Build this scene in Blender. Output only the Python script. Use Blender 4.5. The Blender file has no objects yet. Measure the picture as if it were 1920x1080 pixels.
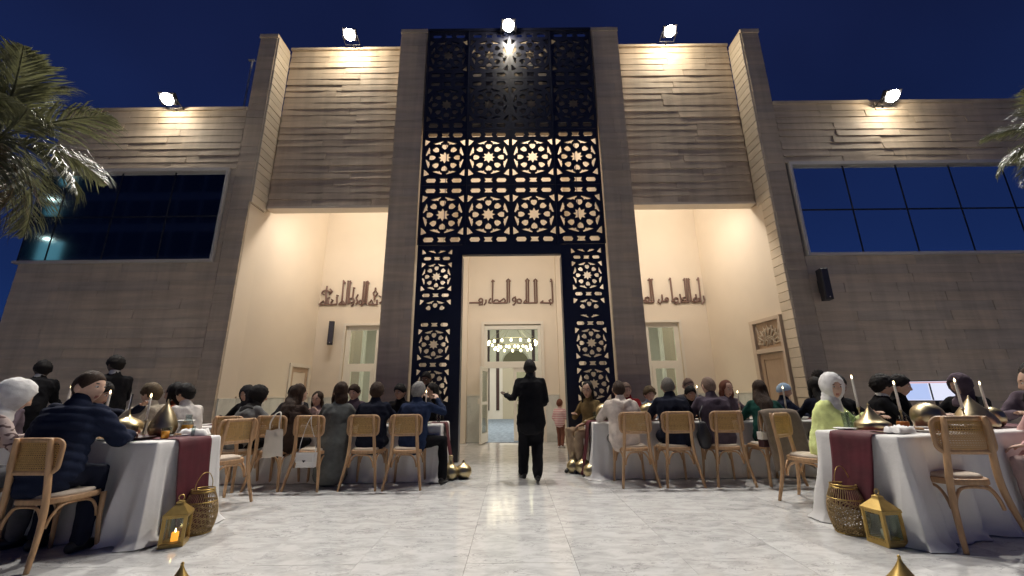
import bpy, math, random
import numpy as np
from mathutils import Vector, Matrix, noise
rad = math.radians
RND = random.Random(11)
SC = bpy.context.scene
COL = SC.collection
D = bpy.data

# ------------------------------------------------------------------ camera
CAM_H = 1.23; PITCH = rad(14.9); ROLL = rad(0.6); FPX = 755.0
_f = Vector((0, math.cos(PITCH), math.sin(PITCH)))
_u0 = Vector((0, -math.sin(PITCH), math.cos(PITCH))); _r0 = Vector((1, 0, 0))
_r = _r0*math.cos(ROLL) - _u0*math.sin(ROLL); _u = _u0*math.cos(ROLL) + _r0*math.sin(ROLL)
cam = D.cameras.new('camera'); camo = D.objects.new('camera', cam); COL.objects.link(camo)
cam.sensor_width = 36.0; cam.lens = 36.0*FPX/1920.0; cam.clip_start = 0.05; cam.clip_end = 500
camo.matrix_world = Matrix(((_r.x, _u.x, -_f.x, 0), (_r.y, _u.y, -_f.y, 0), (_r.z, _u.z, -_f.z, CAM_H), (0, 0, 0, 1)))
SC.camera = camo

# ------------------------------------------------------------------ dusk sky
W = D.worlds.new('World'); SC.world = W; W.use_nodes = True
wn = W.node_tree; wn.nodes.clear()
wo = wn.nodes.new('ShaderNodeOutputWorld'); bg = wn.nodes.new('ShaderNodeBackground')
tc = wn.nodes.new('ShaderNodeTexCoord'); sx = wn.nodes.new('ShaderNodeSeparateXYZ'); cr = wn.nodes.new('ShaderNodeValToRGB')
wn.links.new(tc.outputs['Generated'], sx.inputs[0]); wn.links.new(sx.outputs['Z'], cr.inputs[0])
el = cr.color_ramp.elements
el[0].position = 0.0; el[0].color = (0.0085, 0.029, 0.122, 1)
el[1].position = 1.0; el[1].color = (0.005, 0.0085, 0.036, 1)
for p, c in ((0.25, (0.0075, 0.019, 0.085, 1)), (0.6, (0.0065, 0.0118, 0.052, 1))):
    e = el.new(p); e.color = c
nz = wn.nodes.new('ShaderNodeTexNoise'); nz.inputs['Scale'].default_value = 2.2; nz.inputs['Detail'].default_value = 3
mr = wn.nodes.new('ShaderNodeMapRange'); mr.inputs[1].default_value = .3; mr.inputs[2].default_value = .7; mr.inputs[3].default_value = .82; mr.inputs[4].default_value = 1.2
vm = wn.nodes.new('ShaderNodeVectorMath'); vm.operation = 'SCALE'
wn.links.new(tc.outputs['Generated'], nz.inputs[0]); wn.links.new(nz.outputs[0], mr.inputs[0])
wn.links.new(cr.outputs[0], vm.inputs[0]); wn.links.new(mr.outputs[0], vm.inputs['Scale'])
wn.links.new(vm.outputs[0], bg.inputs[0]); bg.inputs[1].default_value = 1.0
wn.links.new(bg.outputs[0], wo.inputs[0])
# the lamps of the place (floodlights on the roof, ceiling lights in the bays) are built with their fixtures below, plus added washers and hall ceiling panels
FLOOD_W = 2100.0; SPILL_W = 74.0; BAY_W = 70.0; VEST_W = 135.0; WASH_W = 64.0; PORTAL_W = 62.0; FACADE_W = 3200.0; HALL_W = 330.0

vs = SC.view_settings
SC.display_settings.display_device = 'sRGB'
vs.view_transform = 'Standard'; vs.look = 'None'; vs.exposure = 0.0; vs.gamma = 1.0
vs.use_curve_mapping = False
SC.cycles.max_bounces = 8; SC.cycles.diffuse_bounces = 4; SC.cycles.glossy_bounces = 3; SC.cycles.transparent_max_bounces = 10
SC.cycles.sample_clamp_indirect = 6.0; SC.cycles.sample_clamp_direct = 0
SC.cycles.use_denoising = True; SC.cycles.caustics_reflective = False; SC.cycles.caustics_refractive = False

# ------------------------------------------------------------------ materials
def mat(name, col, rough=.7, metal=0., var=.0, vscale=6., bump=0., bscale=60., stretch=(1, 1, 1), emit=None, estr=0., spec=.5, col2=None, coat=0., bdist=.01, objvar=0., detail=4.):
    m = D.materials.new(name); m.use_nodes = True
    n = m.node_tree.nodes; l = m.node_tree.links; b = n['Principled BSDF']
    b.inputs['Roughness'].default_value = rough; b.inputs['Metallic'].default_value = metal
    b.inputs['Specular IOR Level'].default_value = spec; b.inputs['Coat Weight'].default_value = coat
    b.inputs['Base Color'].default_value = (*col, 1)
    if var or bump or col2 or objvar:
        t = n.new('ShaderNodeTexCoord'); mp = n.new('ShaderNodeMapping'); mp.inputs['Scale'].default_value = stretch
        l.new(t.outputs['Object'], mp.inputs[0])
        oi = n.new('ShaderNodeObjectInfo')
        ad = n.new('ShaderNodeVectorMath'); ad.operation = 'ADD'
        ms = n.new('ShaderNodeMath'); ms.operation = 'MULTIPLY'; ms.inputs[1].default_value = 37.0
        l.new(oi.outputs['Random'], ms.inputs[0]); l.new(mp.outputs[0], ad.inputs[0]); l.new(ms.outputs[0], ad.inputs[1])
        if var or col2:
            z = n.new('ShaderNodeTexNoise'); z.inputs['Scale'].default_value = vscale; z.inputs['Detail'].default_value = detail
            l.new(ad.outputs[0], z.inputs[0])
            r = n.new('ShaderNodeValToRGB'); l.new(z.outputs[0], r.inputs[0])
            c2 = col2 or tuple(min(1, c*(1+var)) for c in col)
            c1 = tuple(c*(1-var) for c in col) if not col2 else col
            r.color_ramp.elements[0].position = .32; r.color_ramp.elements[1].position = .68
            r.color_ramp.elements[0].color = (*c1, 1); r.color_ramp.elements[1].color = (*c2, 1)
            src = r.outputs[0]
            if objvar:
                h = n.new('ShaderNodeHueSaturation'); mr = n.new('ShaderNodeMapRange')
                mr.inputs[3].default_value = 1-objvar; mr.inputs[4].default_value = 1+objvar
                l.new(oi.outputs['Random'], mr.inputs[0]); l.new(mr.outputs[0], h.inputs['Value']); l.new(src, h.inputs['Color'])
                src = h.outputs[0]
            l.new(src, b.inputs['Base Color'])
        if bump:
            z2 = n.new('ShaderNodeTexNoise'); z2.inputs['Scale'].default_value = bscale; z2.inputs['Detail'].default_value = 5
            bp = n.new('ShaderNodeBump'); bp.inputs['Strength'].default_value = bump; bp.inputs['Distance'].default_value = bdist
            l.new(ad.outputs[0], z2.inputs[0]); l.new(z2.outputs[0], bp.inputs['Height']); l.new(bp.outputs[0], b.inputs['Normal'])
    if emit:
        b.inputs['Emission Color'].default_value = (*emit, 1); b.inputs['Emission Strength'].default_value = estr
    return m

M = {}
M['stone'] = mat('stone_cladding', (.57, .465, .355), .75, var=.13, vscale=1.6, stretch=(.5, .5, 5), bump=.3, bscale=18, objvar=.08)
def slab_tone(m, k):
    # each stone of a joined wall gets its own tone
    n = m.node_tree.nodes; l = m.node_tree.links; b = n['Principled BSDF']; src = b.inputs['Base Color'].links[0].from_socket
    g = n.new('ShaderNodeNewGeometry'); h = n.new('ShaderNodeHueSaturation'); mr = n.new('ShaderNodeMapRange'); ms = n.new('ShaderNodeMapRange')
    mr.inputs[3].default_value = 1-k; mr.inputs[4].default_value = 1+k; ms.inputs[3].default_value = .9; ms.inputs[4].default_value = 1.12
    l.new(g.outputs['Random Per Island'], mr.inputs[0]); l.new(mr.outputs[0], h.inputs['Value']); l.new(g.outputs['Random Per Island'], ms.inputs[0]); l.new(ms.outputs[0], h.inputs['Saturation'])
    l.new(src, h.inputs['Color'])
    # faint streaks and grime running down the wall
    t = n.new('ShaderNodeTexCoord'); mp = n.new('ShaderNodeMapping'); mp.inputs['Scale'].default_value = (2.6, 2.6, .22); z = n.new('ShaderNodeTexNoise'); z.inputs['Scale'].default_value = 1.6; z.inputs['Detail'].default_value = 5
    r = n.new('ShaderNodeMapRange'); r.inputs[1].default_value = .35; r.inputs[2].default_value = .62; r.inputs[3].default_value = .86; r.inputs[4].default_value = 1.04
    v = n.new('ShaderNodeVectorMath'); v.operation = 'SCALE'
    l.new(g.outputs['Position'], mp.inputs[0]); l.new(mp.outputs[0], z.inputs[0]); l.new(z.outputs[0], r.inputs[0]); l.new(h.outputs[0], v.inputs[0]); l.new(r.outputs[0], v.inputs['Scale']); l.new(v.outputs[0], b.inputs['Base Color'])
slab_tone(M['stone'], .09)
M['joint'] = mat('stone_joint', (.30, .24, .18), .9)
M['block'] = mat('pale_stone_block', (.62, .53, .41), .7, var=.06, vscale=3, bump=.2, bscale=30, objvar=.05)
M['plaster'] = mat('cream_plaster', (.74, .65, .53), .85, var=.025, vscale=1.3, bump=.12, bscale=40)
M['reveal'] = mat('pale_trim', (.72, .66, .56), .6)
M['reveal2'] = mat('door_surround_paint', (.60, .49, .38), .6)
M['inner_plaster'] = mat('white_plaster', (.78, .74, .66), .8, var=.03, vscale=2)
M['dark_stripe'] = mat('dark_wood_strip', (.06, .03, .028), .5)
M['carpet'] = mat('blue_grey_carpet', (.22, .28, .36), .95, var=.35, vscale=9, bump=.4, bscale=80, detail=6)
M['navy'] = mat('dark_navy_metal', (.012, .014, .030), .38, metal=.0, var=.1, vscale=3, bump=.05, bscale=20)
M['white_frame'] = mat('white_frame', (.78, .74, .64), .4)
M['alu'] = mat('aluminium_trim', (.62, .58, .54), .4, metal=.3)
M['black'] = mat('black_plastic', (.015, .015, .02), .45)
M['letter'] = mat('bronze_letter', (.19, .115, .095), .45, metal=.35)
M['door_wood'] = mat('beige_door', (.47, .34, .235), .5, var=.06, vscale=4, stretch=(8, 8, 1))
M['wood'] = mat('beech_wood', (.43, .26, .135), .45, var=.16, vscale=7, stretch=(7, 7, 1.2), bump=.06, bscale=30, objvar=.12)
M['cane'] = mat('woven_cane', (.46, .28, .10), .6, var=.12, vscale=40)
M['cushion'] = mat('beige_cushion', (.50, .42, .34), .9, var=.06, vscale=12, bump=.3, bscale=200)
M['linen'] = mat('white_linen', (.74, .72, .70), .85, var=.03, vscale=5, bump=.35, bscale=9, bdist=.02)
M['velvet'] = mat('burgundy_cloth', (.080, .006, .014), .7, var=.2, vscale=6, bump=.3, bscale=16)
M['brass'] = mat('brushed_brass', (.56, .46, .27), .34, metal=1., var=.12, vscale=9, bump=.12, bscale=7, bdist=.02)
M['antique'] = mat('antique_brass', (.44, .37, .24), .38, metal=1., var=.2, vscale=5, bump=.08, bscale=9)
M['goldpaint'] = mat('gold_paint', (.50, .34, .11), .38, metal=.75, var=.12, vscale=12)
M['wicker'] = mat('gold_wicker', (.36, .25, .12), .45, metal=.35, var=.2, vscale=30)
M['wax'] = mat('candle_wax', (.85, .80, .70), .5)
M['flame'] = mat('flame', (1, .6, .2), .5, emit=(1, .72, .36), estr=14)
M['ledcandle'] = mat('amber_candle_glow', (1, .5, .1), .5, emit=(1, .38, .03), estr=1.4)
M['floodglass'] = mat('floodlight_lens', (1, 1, 1), .3, emit=(1, .95, .85), estr=160)
M['bulb'] = mat('lit_bulb', (1, 1, 1), .3, emit=(1, .86, .55), estr=7)
M['screen'] = mat('lit_screen', (.1, .1, .1), .3, emit=(.80, .82, 1.0), estr=.95)
M['screenmap'] = mat('lit_screen_map', (.1, .1, .1), .3, emit=(.50, .62, .98), estr=.9)
M['screenpink'] = mat('lit_screen_bar', (.1, .1, .1), .3, emit=(.85, .50, .55), estr=.8)
M['officelamp'] = mat('office_lamp', (1, 1, 1), .3, emit=(.75, 1.0, .95), estr=6)
M['officelit'] = mat('office_lit_room', (.1, .2, .22), .5, emit=(.10, .30, .38), estr=.55)
M['officewall'] = mat('office_facade', (.09, .09, .10), .5)
M['ceramic'] = mat('white_ceramic', (.78, .77, .74), .25)
M['tray'] = mat('dark_tray', (.05, .022, .02), .3)
M['juice'] = mat('orange_juice', (.85, .34, .02), .3, emit=(.9, .3, .01), estr=.06)
M['amber'] = mat('amber_jar', (.40, .13, .03), .15)
M['paper'] = mat('white_tissue', (.75, .73, .71), .9, bump=.4, bscale=30)
M['leather_white'] = mat('white_leather', (.62, .60, .58), .5)
M['canvas'] = mat('white_canvas', (.66, .62, .55), .9, bump=.3, bscale=60)
M['palm'] = mat('palm_leaf', (.080, .085, .048), .60, var=.35, vscale=2.0, spec=.7)
def add_translucency(m, col, k):
    n = m.node_tree.nodes; l = m.node_tree.links; o = n['Material Output']; b = n['Principled BSDF']
    t = n.new('ShaderNodeBsdfTranslucent'); t.inputs[0].default_value = (*col, 1); x = n.new('ShaderNodeMixShader'); x.inputs[0].default_value = k
    l.new(b.outputs[0], x.inputs[1]); l.new(t.outputs[0], x.inputs[2]); l.new(x.outputs[0], o.inputs['Surface'])
add_translucency(M['palm'], (.13, .13, .055), .2)
M['palmdry'] = mat('dry_palm_leaf', (.13, .10, .05), .5, var=.3, vscale=3)
M['bark'] = mat('palm_bark', (.10, .075, .05), .9, var=.3, vscale=9, bump=.8, bscale=14)
M['ground'] = mat('dark_ground', (.10, .095, .09), .8, var=.2, vscale=.4)
M['grout'] = mat('grout', (.74, .735, .73), .2)

def marble(name, base, vein, scale, rough, rand=True, stretchv=(1, 1.9, 1)):
    m = D.materials.new(name); m.use_nodes = True
    n = m.node_tree.nodes; l = m.node_tree.links; b = n['Principled BSDF']
    geo = n.new('ShaderNodeTexCoord'); oi = n.new('ShaderNodeObjectInfo')
    mp = n.new('ShaderNodeMapping'); mp.inputs['Scale'].default_value = stretchv
    l.new(geo.outputs['Object'], mp.inputs[0])
    ad = n.new('ShaderNodeVectorMath'); ad.operation = 'ADD'
    ms = n.new('ShaderNodeMath'); ms.operation = 'MULTIPLY'; ms.inputs[1].default_value = 61.0 if rand else 0.
    l.new(oi.outputs['Random'], ms.inputs[0]); l.new(mp.outputs[0], ad.inputs[0]); l.new(ms.outputs[0], ad.inputs[1])
    def ns(sc, det, dist, rough_=.55):
        z = n.new('ShaderNodeTexNoise'); z.inputs['Scale'].default_value = sc; z.inputs['Detail'].default_value = det
        z.inputs['Distortion'].default_value = dist; z.inputs['Roughness'].default_value = rough_
        l.new(ad.outputs[0], z.inputs[0]); return z
    a = ns(scale, 8, .6, .62)
    r = n.new('ShaderNodeValToRGB'); l.new(a.outputs[0], r.inputs[0])
    e = r.color_ramp.elements; e[0].position = .34; e[1].position = .58
    e[0].color = (*[c*.74 for c in base], 1); e[1].color = (*base, 1)
    v = ns(scale*1.6, 6, 1.6)
    ab = n.new('ShaderNodeMath'); ab.operation = 'SUBTRACT'; ab.inputs[1].default_value = .5; l.new(v.outputs[0], ab.inputs[0])
    ab2 = n.new('ShaderNodeMath'); ab2.operation = 'ABSOLUTE'; l.new(ab.outputs[0], ab2.inputs[0])
    mr = n.new('ShaderNodeMapRange'); mr.inputs[1].default_value = 0; mr.inputs[2].default_value = .035; mr.inputs[3].default_value = 1; mr.inputs[4].default_value = 0
    l.new(ab2.outputs[0], mr.inputs[0])
    pt = ns(scale*.8, 3, .3)
    pr = n.new('ShaderNodeMapRange'); pr.inputs[1].default_value = .44; pr.inputs[2].default_value = .66; pr.inputs[3].default_value = 0; pr.inputs[4].default_value = .85
    l.new(pt.outputs[0], pr.inputs[0])
    mm = n.new('ShaderNodeMath'); mm.operation = 'MULTIPLY'; l.new(mr.outputs[0], mm.inputs[0]); l.new(pr.outputs[0], mm.inputs[1])
    mx = n.new('ShaderNodeMix'); mx.data_type = 'RGBA'
    l.new(mm.outputs[0], mx.inputs['Factor']); l.new(r.outputs[0], mx.inputs['A']); mx.inputs['B'].default_value = (*vein, 1)
    h = n.new('ShaderNodeHueSaturation'); hr = n.new('ShaderNodeMapRange'); hr.inputs[3].default_value = .97; hr.inputs[4].default_value = 1.03
    l.new(oi.outputs['Random'], hr.inputs[0]); l.new(hr.outputs[0], h.inputs['Value']); l.new(mx.outputs['Result'], h.inputs['Color'])
    l.new(h.outputs[0], b.inputs['Base Color'])
    rr = n.new('ShaderNodeMapRange'); rr.inputs[3].default_value = rough*.75; rr.inputs[4].default_value = rough*1.5
    l.new(a.outputs[0], rr.inputs[0]); l.new(rr.outputs[0], b.inputs['Roughness'])
    return m
M['floor'] = marble('floor_marble', (.60, .595, .585), (.22, .22, .22), 4.2, .10, stretchv=(1, 2.3, 1))
M['dado'] = marble('dado_marble', (.66, .66, .61), (.42, .44, .42), 1.5, .3, stretchv=(1.6, 1.6, .8))

def glass(name, tint, gloss=.12, alpha=.0):
    # thin pane: a clear layer with a mirror layer on top, optionally mixed with a dark body
    m = D.materials.new(name); m.use_nodes = True
    n = m.node_tree.nodes; l = m.node_tree.links; n.clear()
    o = n.new('ShaderNodeOutputMaterial'); t = n.new('ShaderNodeBsdfTransparent'); g = n.new('ShaderNodeBsdfGlossy')
    t.inputs[0].default_value = (*tint, 1); g.inputs['Roughness'].default_value = .02
    lw = n.new('ShaderNodeLayerWeight'); lw.inputs[0].default_value = .5
    pw = n.new('ShaderNodeMath'); pw.operation = 'POWER'; pw.inputs[1].default_value = 5.
    f = n.new('ShaderNodeMath'); f.operation = 'MULTIPLY_ADD'; f.inputs[1].default_value = .90; f.inputs[2].default_value = .045
    l.new(lw.outputs['Facing'], pw.inputs[0]); l.new(pw.outputs[0], f.inputs[0])
    mx = n.new('ShaderNodeMixShader'); l.new(f.outputs[0], mx.inputs[0]); l.new(t.outputs[0], mx.inputs[1]); l.new(g.outputs[0], mx.inputs[2])
    l.new(mx.outputs[0], o.inputs[0]); return m
M['glass'] = glass('clear_glass', (.88, .92, .86))
M['drinkglass'] = glass('drinking_glass', (.80, .84, .84))
M['mirrorglass'] = mat('dark_tinted_glass', (.012, .02, .035), .04, spec=1.0, coat=1.0)
M['blueglass'] = mat('blue_tinted_glass', (.008, .04, .13), .06, spec=1.0, coat=.6)

# ------------------------------------------------------------------ mesh builder
class MB:
    def __init__(s): s.v = []; s.f = []; s.m = []; s.mi = 0
    def add(s, vs_, fs, mi=None):
        b = len(s.v); s.v += [tuple(v) for v in vs_]; s.f += [tuple(i+b for i in f) for f in fs]
        s.m += [s.mi if mi is None else mi]*len(fs)
    def box(s, x0, x1, y0, y1, z0, z1):
        s.add([(x0,y0,z0),(x1,y0,z0),(x1,y1,z0),(x0,y1,z0),(x0,y0,z1),(x1,y0,z1),(x1,y1,z1),(x0,y1,z1)],
              [(0,3,2,1),(4,5,6,7),(0,1,5,4),(1,2,6,5),(2,3,7,6),(3,0,4,7)]); return s
    def tube(s, pts, radii, n=8, xdir=None, caps=True, closed=False, rot0=0.):
        P = [Vector(p) for p in pts]; k = len(P)
        Rr = [(r, r) if not hasattr(r, '__len__') else r for r in (radii if hasattr(radii, '__len__') else [radii]*k)]
        rings = []; prev = None
        for i in range(k):
            if closed: t = P[(i+1) % k]-P[i-1]
            else: t = P[min(i+1, k-1)]-P[max(i-1, 0)]
            if t.length < 1e-9: t = Vector((0, 0, 1))
            t.normalize()
            if xdir is not None: x = Vector(xdir)
            elif prev is not None: x = prev
            else: x = Vector((1, 0, 0)) if abs(t.x) < .8 else Vector((0, 1, 0))
            x = (x - t*x.dot(t)); x = x.normalized() if x.length > 1e-6 else t.orthogonal().normalized()
            prev = x; y = t.cross(x)
            rings.append([P[i]+x*(Rr[i][0]*math.cos(rot0+2*math.pi*j/n))+y*(Rr[i][1]*math.sin(rot0+2*math.pi*j/n)) for j in range(n)])
        vs_ = [v for r in rings for v in r]; fs = []
        for i in range(k if closed else k-1):
            a = i*n; c = ((i+1) % k)*n
            for j in range(n): fs.append((a+j, a+(j+1) % n, c+(j+1) % n, c+j))
        if caps and not closed:
            fs.append(tuple(range(n))[::-1]); fs.append(tuple((k-1)*n+j for j in range(n)))
        s.add(vs_, fs); return s
    def rtube(s, pts, radii, n=10, xdir=None):
        # tube with rounded ends
        P = [Vector(p) for p in pts]
        Rr = [(r, r) if not hasattr(r, '__len__') else tuple(r) for r in radii]
        a = (P[0]-P[1]).normalized()*min(Rr[0]); b = (P[-1]-P[-2]).normalized()*min(Rr[-1])
        sc = lambda r, k: (r[0]*k, r[1]*k)
        P2 = [P[0]+a*.95, P[0]+a*.65]+P+[P[-1]+b*.65, P[-1]+b*.95]
        R2 = [sc(Rr[0], .3), sc(Rr[0], .76)]+Rr+[sc(Rr[-1], .76), sc(Rr[-1], .3)]
        return s.tube(P2, R2, n, xdir)
    def lathe(s, prof, n=24, c=(0, 0, 0), squash=1.):
        vs_ = []; fs = []
        for r, z in prof:
            for j in range(n): vs_.append((c[0]+r*math.cos(2*math.pi*j/n), c[1]+r*squash*math.sin(2*math.pi*j/n), c[2]+z))
        for i in range(len(prof)-1):
            for j in range(n): fs.append((i*n+j, i*n+(j+1) % n, (i+1)*n+(j+1) % n, (i+1)*n+j))
        fs.append(tuple(range(n))[::-1]); fs.append(tuple((len(prof)-1)*n+j for j in range(n)))
        s.add(vs_, fs); return s
    def ell(s, c, r, n=12, mtx=None, k=8):
        vs_ = []; fs = []
        for i in range(k+1):
            a = math.pi*(i+.001)/(k+.002)
            for j in range(n):
                v = Vector((r[0]*math.sin(a)*math.cos(2*math.pi*j/n), r[1]*math.sin(a)*math.sin(2*math.pi*j/n), r[2]*math.cos(a)))
                vs_.append((mtx @ v if mtx else v)+Vector(c))
        for i in range(k):
            for j in range(n): fs.append((i*n+j, (i+1)*n+j, (i+1)*n+(j+1) % n, i*n+(j+1) % n))
        s.add(vs_, fs); return s
    def mesh(s, name, mats, smooth=False):
        me = D.meshes.new(name); me.from_pydata(s.v, [], s.f)
        for m_ in (mats if isinstance(mats, (list, tuple)) else [mats]): me.materials.append(m_)
        if any(s.m): me.polygons.foreach_set('material_index', s.m)
        if smooth: me.polygons.foreach_set('use_smooth', [True]*len(s.f))
        me.update(); return me
    def build(s, name, mats, parent=None, smooth=False, loc=None):
        return link(name, s.mesh(name, mats, smooth), parent, loc)

def link(name, me, parent=None, loc=None, rotz=0):
    o = D.objects.new(name, me); COL.objects.link(o)
    if parent: o.parent = parent
    if loc: o.location = loc
    if rotz: o.rotation_euler.z = rotz
    return o
def tag(o, label=None, cat=None, group=None, kind=None):
    if label: o['label'] = label
    if cat: o['category'] = cat
    if group: o['group'] = group
    if kind: o['kind'] = kind
    return o
def empty(name, loc=(0, 0, 0), rz=0., label=None, cat=None, group=None, kind=None, scale=1.):
    o = D.objects.new(name, None); COL.objects.link(o); o.location = loc; o.rotation_euler.z = rz; o.empty_display_size = .1
    o.scale = (scale,)*3
    return tag(o, label, cat, group, kind)
def copy_tree(o, parent=None):
    c = o.copy(); COL.objects.link(c); c.parent = parent
    for ch in list(o.children): copy_tree(ch, c)
    return c
def bx(name, m, parent, x0, x1, y0, y1, z0, z1, loc=None):
    return MB().box(x0, x1, y0, y1, z0, z1).build(name, m, parent, loc=loc)
def bevbox(x0, x1, y0, y1, z0, z1, b):
    # box with its four outer (front, -Y) edges chamfered
    mb = MB()
    mb.add([(x0,y0+b,z0),(x1,y0+b,z0),(x1,y1,z0),(x0,y1,z0),(x0,y0+b,z1),(x1,y0+b,z1),(x1,y1,z1),(x0,y1,z1),
            (x0+b,y0,z0+b),(x1-b,y0,z0+b),(x1-b,y0,z1-b),(x0+b,y0,z1-b)],
           [(0,3,2,1),(4,5,6,7),(1,2,6,5),(2,3,7,6),(3,0,4,7),(8,9,10,11),(0,1,9,8),(1,5,10,9),(5,4,11,10),(4,0,8,11)])
    return mb
PENDING = []   # meshes that a voxel remesh fuses into one continuous surface, all at once at the end
def fuse(mb, name, mats, parent, voxel=.016, smooth=4, post=None, keep=None):
    o = mb.build(name, mats, parent, True)
    r = o.modifiers.new('fuse', 'REMESH'); r.mode = 'VOXEL'; r.voxel_size = voxel; r.use_smooth_shade = True
    if smooth:
        s = o.modifiers.new('soft', 'SMOOTH'); s.factor = .5; s.iterations = smooth
    PENDING.append((o, post, keep)); return o
def flush():
    dg = bpy.context.evaluated_depsgraph_get(); dg.update()
    done = []
    for o, post, keep in PENDING:
        me = D.meshes.new_from_object(o.evaluated_get(dg)); me.name = o.name; done.append(me)
    for (o, post, keep), me in zip(PENDING, done):
        mats_ = list(o.data.materials)
        o.modifiers.clear(); n = len(me.vertices)
        co = np.empty(n*3, 'f'); me.vertices.foreach_get('co', co); co = co.reshape(-1, 3)
        if post:
            no = np.empty(n*3, 'f'); me.vertex_normals.foreach_get('vector', no); no = no.reshape(-1, 3)
            co = co + no*post(co)[:, None]
        if keep is not None:      # join finer geometry (head, hands) into the same mesh
            f1 = [tuple(p.vertices) for p in me.polygons]
            b = n; V = [tuple(c) for c in co]+list(keep.v); Fc = f1+[tuple(i+b for i in f) for f in keep.f]
            me2 = D.meshes.new(o.name); me2.from_pydata(V, [], Fc)
            for m_ in mats_: me2.materials.append(m_)
            me2.polygons.foreach_set('material_index', [0]*len(f1)+keep.m)
            me2.polygons.foreach_set('use_smooth', [True]*len(Fc)); me2.update(); o.data = me2
        else:
            me.vertices.foreach_set('co', co.astype('f').ravel()); me.polygons.foreach_set('use_smooth', [True]*len(me.polygons))
            me.materials.clear()
            for m_ in mats_: me.materials.append(m_)
            me.update(); o.data = me
def nz3(co, f, seed=0., st=(1, 1, 1)):
    return np.array([noise.noise(Vector((c[0]*f*st[0]+seed, c[1]*f*st[1]+seed*1.7, c[2]*f*st[2]))) for c in co])
M['mirrorglass'] = mat('reflective_window_glass', (.95, 1.0, 1.0), .05, metal=1.)
M['innerceil'] = mat('inner_ceiling', (.62, .58, .40), .9)
# ------------------------------------------------------------------ ground and plaza
FY = 8.28
g = bx('ground', M['ground'], None, -70, 70, -70, 70, -.5, -.06); tag(g, kind='structure')
plaza = MB().box(-24, 24, -22, 11.6, -.059, -.012).build('plaza_floor', M['grout']); tag(plaza, kind='structure')
TW, TL = .83, 1.245
tile_me = MB(); b_ = .0006
tile_me.add([(-TW/2+.0005,-TL/2+.0005,-.010),(TW/2-.0005,-TL/2+.0005,-.010),(TW/2-.0005,TL/2-.0005,-.010),(-TW/2+.0005,TL/2-.0005,-.010),
             (-TW/2+b_+.0005,-TL/2+b_+.0005,0),(TW/2-b_-.0005,-TL/2+b_+.0005,0),(TW/2-b_-.0005,TL/2-b_-.0005,0),(-TW/2+b_+.0005,TL/2-b_-.0005,0)],
            [(4,5,6,7),(0,1,5,4),(1,2,6,5),(2,3,7,6),(3,0,4,7)])
tile_mesh = tile_me.mesh('tile', M['floor'])
rest = MB()
for i in range(-28, 28):
    for j in range(-17, 10):
        x = .46-TW/2+i*TW; y = 1.62+j*TL - (TL*.5 if i % 2 else 0)
        if y > 11.1: continue
        if -8 <= i <= 8 and y > 2.0:
            o = link('tile', tile_mesh, plaza, (x, y, RND.uniform(-.0008, .0008)))
        else:
            rest.add([(x-TW/2+.004,y-TL/2+.004,-.003),(x+TW/2-.004,y-TL/2+.004,-.003),(x+TW/2-.004,y+TL/2-.004,-.003),(x-TW/2+.004,y+TL/2-.004,-.003)], [(0,1,2,3)])
tag(rest.build('outer_tiles', M['floor'], plaza), kind='stuff')

# ------------------------------------------------------------------ the hall
hall = empty('hall_building', (0, 0, 0), 0, 'stone hall with tall lattice portal and two lit cream niches', 'building')

def stone_mesh(L, h, seed, amp=.009, gap=.975):
    rr = random.Random(seed); nx, nzz = 7, 3; vs_ = []; fs = []
    for k in range(nzz):
        for i in range(nx):
            x = L*(i/(nx-1)-.5); z = h*(k/(nzz-1)-.5)
            if k in (0, nzz-1): x *= .996
            y = amp*(noise.noise(Vector((x*1.7+seed*7.1, z*5, seed*3.3)))*1.6) + (amp*.9 if k == 0 else (-amp*1.0 if k == nzz-1 else -amp*.3))*rr.uniform(.2, 1.0)*-1
            vs_.append((x, y, z*gap))
    n0 = len(vs_)
    for k in range(nzz-1):
        for i in range(nx-1): fs.append((k*nx+i, k*nx+i+1, (k+1)*nx+i+1, (k+1)*nx+i))
    per = list(range(nx))+[nx*2-1, nx*3-1]+list(range(nx*3-2, nx*2-1, -1))+[nx]
    for p in per: vs_.append((vs_[p][0], .06, vs_[p][2]))
    q = len(per)
    for a in range(q): fs.append((per[a], n0+a, n0+(a+1) % q, per[(a+1) % q]))
    return vs_, fs
STONE = []
for s_ in range(10):
    mb = MB(); mb.add(*stone_mesh(1.0, .2, s_+1)); STONE.append(mb.mesh('stone', M['stone']))
def stones(parent, x0, x1, yf, z0, z1, h=.2, individual=True, name='stone', seed=0, lmin=.7, lmax=1.5, amp=1.):
    rr = random.Random(seed); n = max(1, round((z1-z0)/h)); hh = (z1-z0)/n; mb = MB()
    for k in range(n):
        xs = [x0]; 
        while xs[-1] < x1-lmin*.9:
            nx = xs[-1]+rr.uniform(lmin, lmax)
            xs.append(nx if x1-nx > lmin*.5 else x1)
        if xs[-1] < x1: xs.append(x1)
        for a, b in zip(xs, xs[1:]):
            L = b-a-.004; c = ((a+b)/2, yf+rr.uniform(-.010, .006)*amp, z0+(k+.5)*hh)
            if individual:
                o = link(name, STONE[rr.randrange(10)], parent, c); o.scale = (L*rr.choice((1, -1)) if False else L, amp, hh/.2)
                o.rotation_euler = (rr.uniform(-.045, .006)*amp, 0, rr.uniform(-.004, .004)*amp)
            else:
                vs_, fs = stone_mesh(L-.0004, hh, rr.randrange(60), .0028, .988)
                mb.add([(v[0]+c[0], min(v[1], .055)+yf+(c[1]-yf)*.35, v[2]+c[2]) for v in vs_], fs)
    if not individual: tag(mb.build('stone_cladding', M['stone'], parent), kind='stuff')

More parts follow.
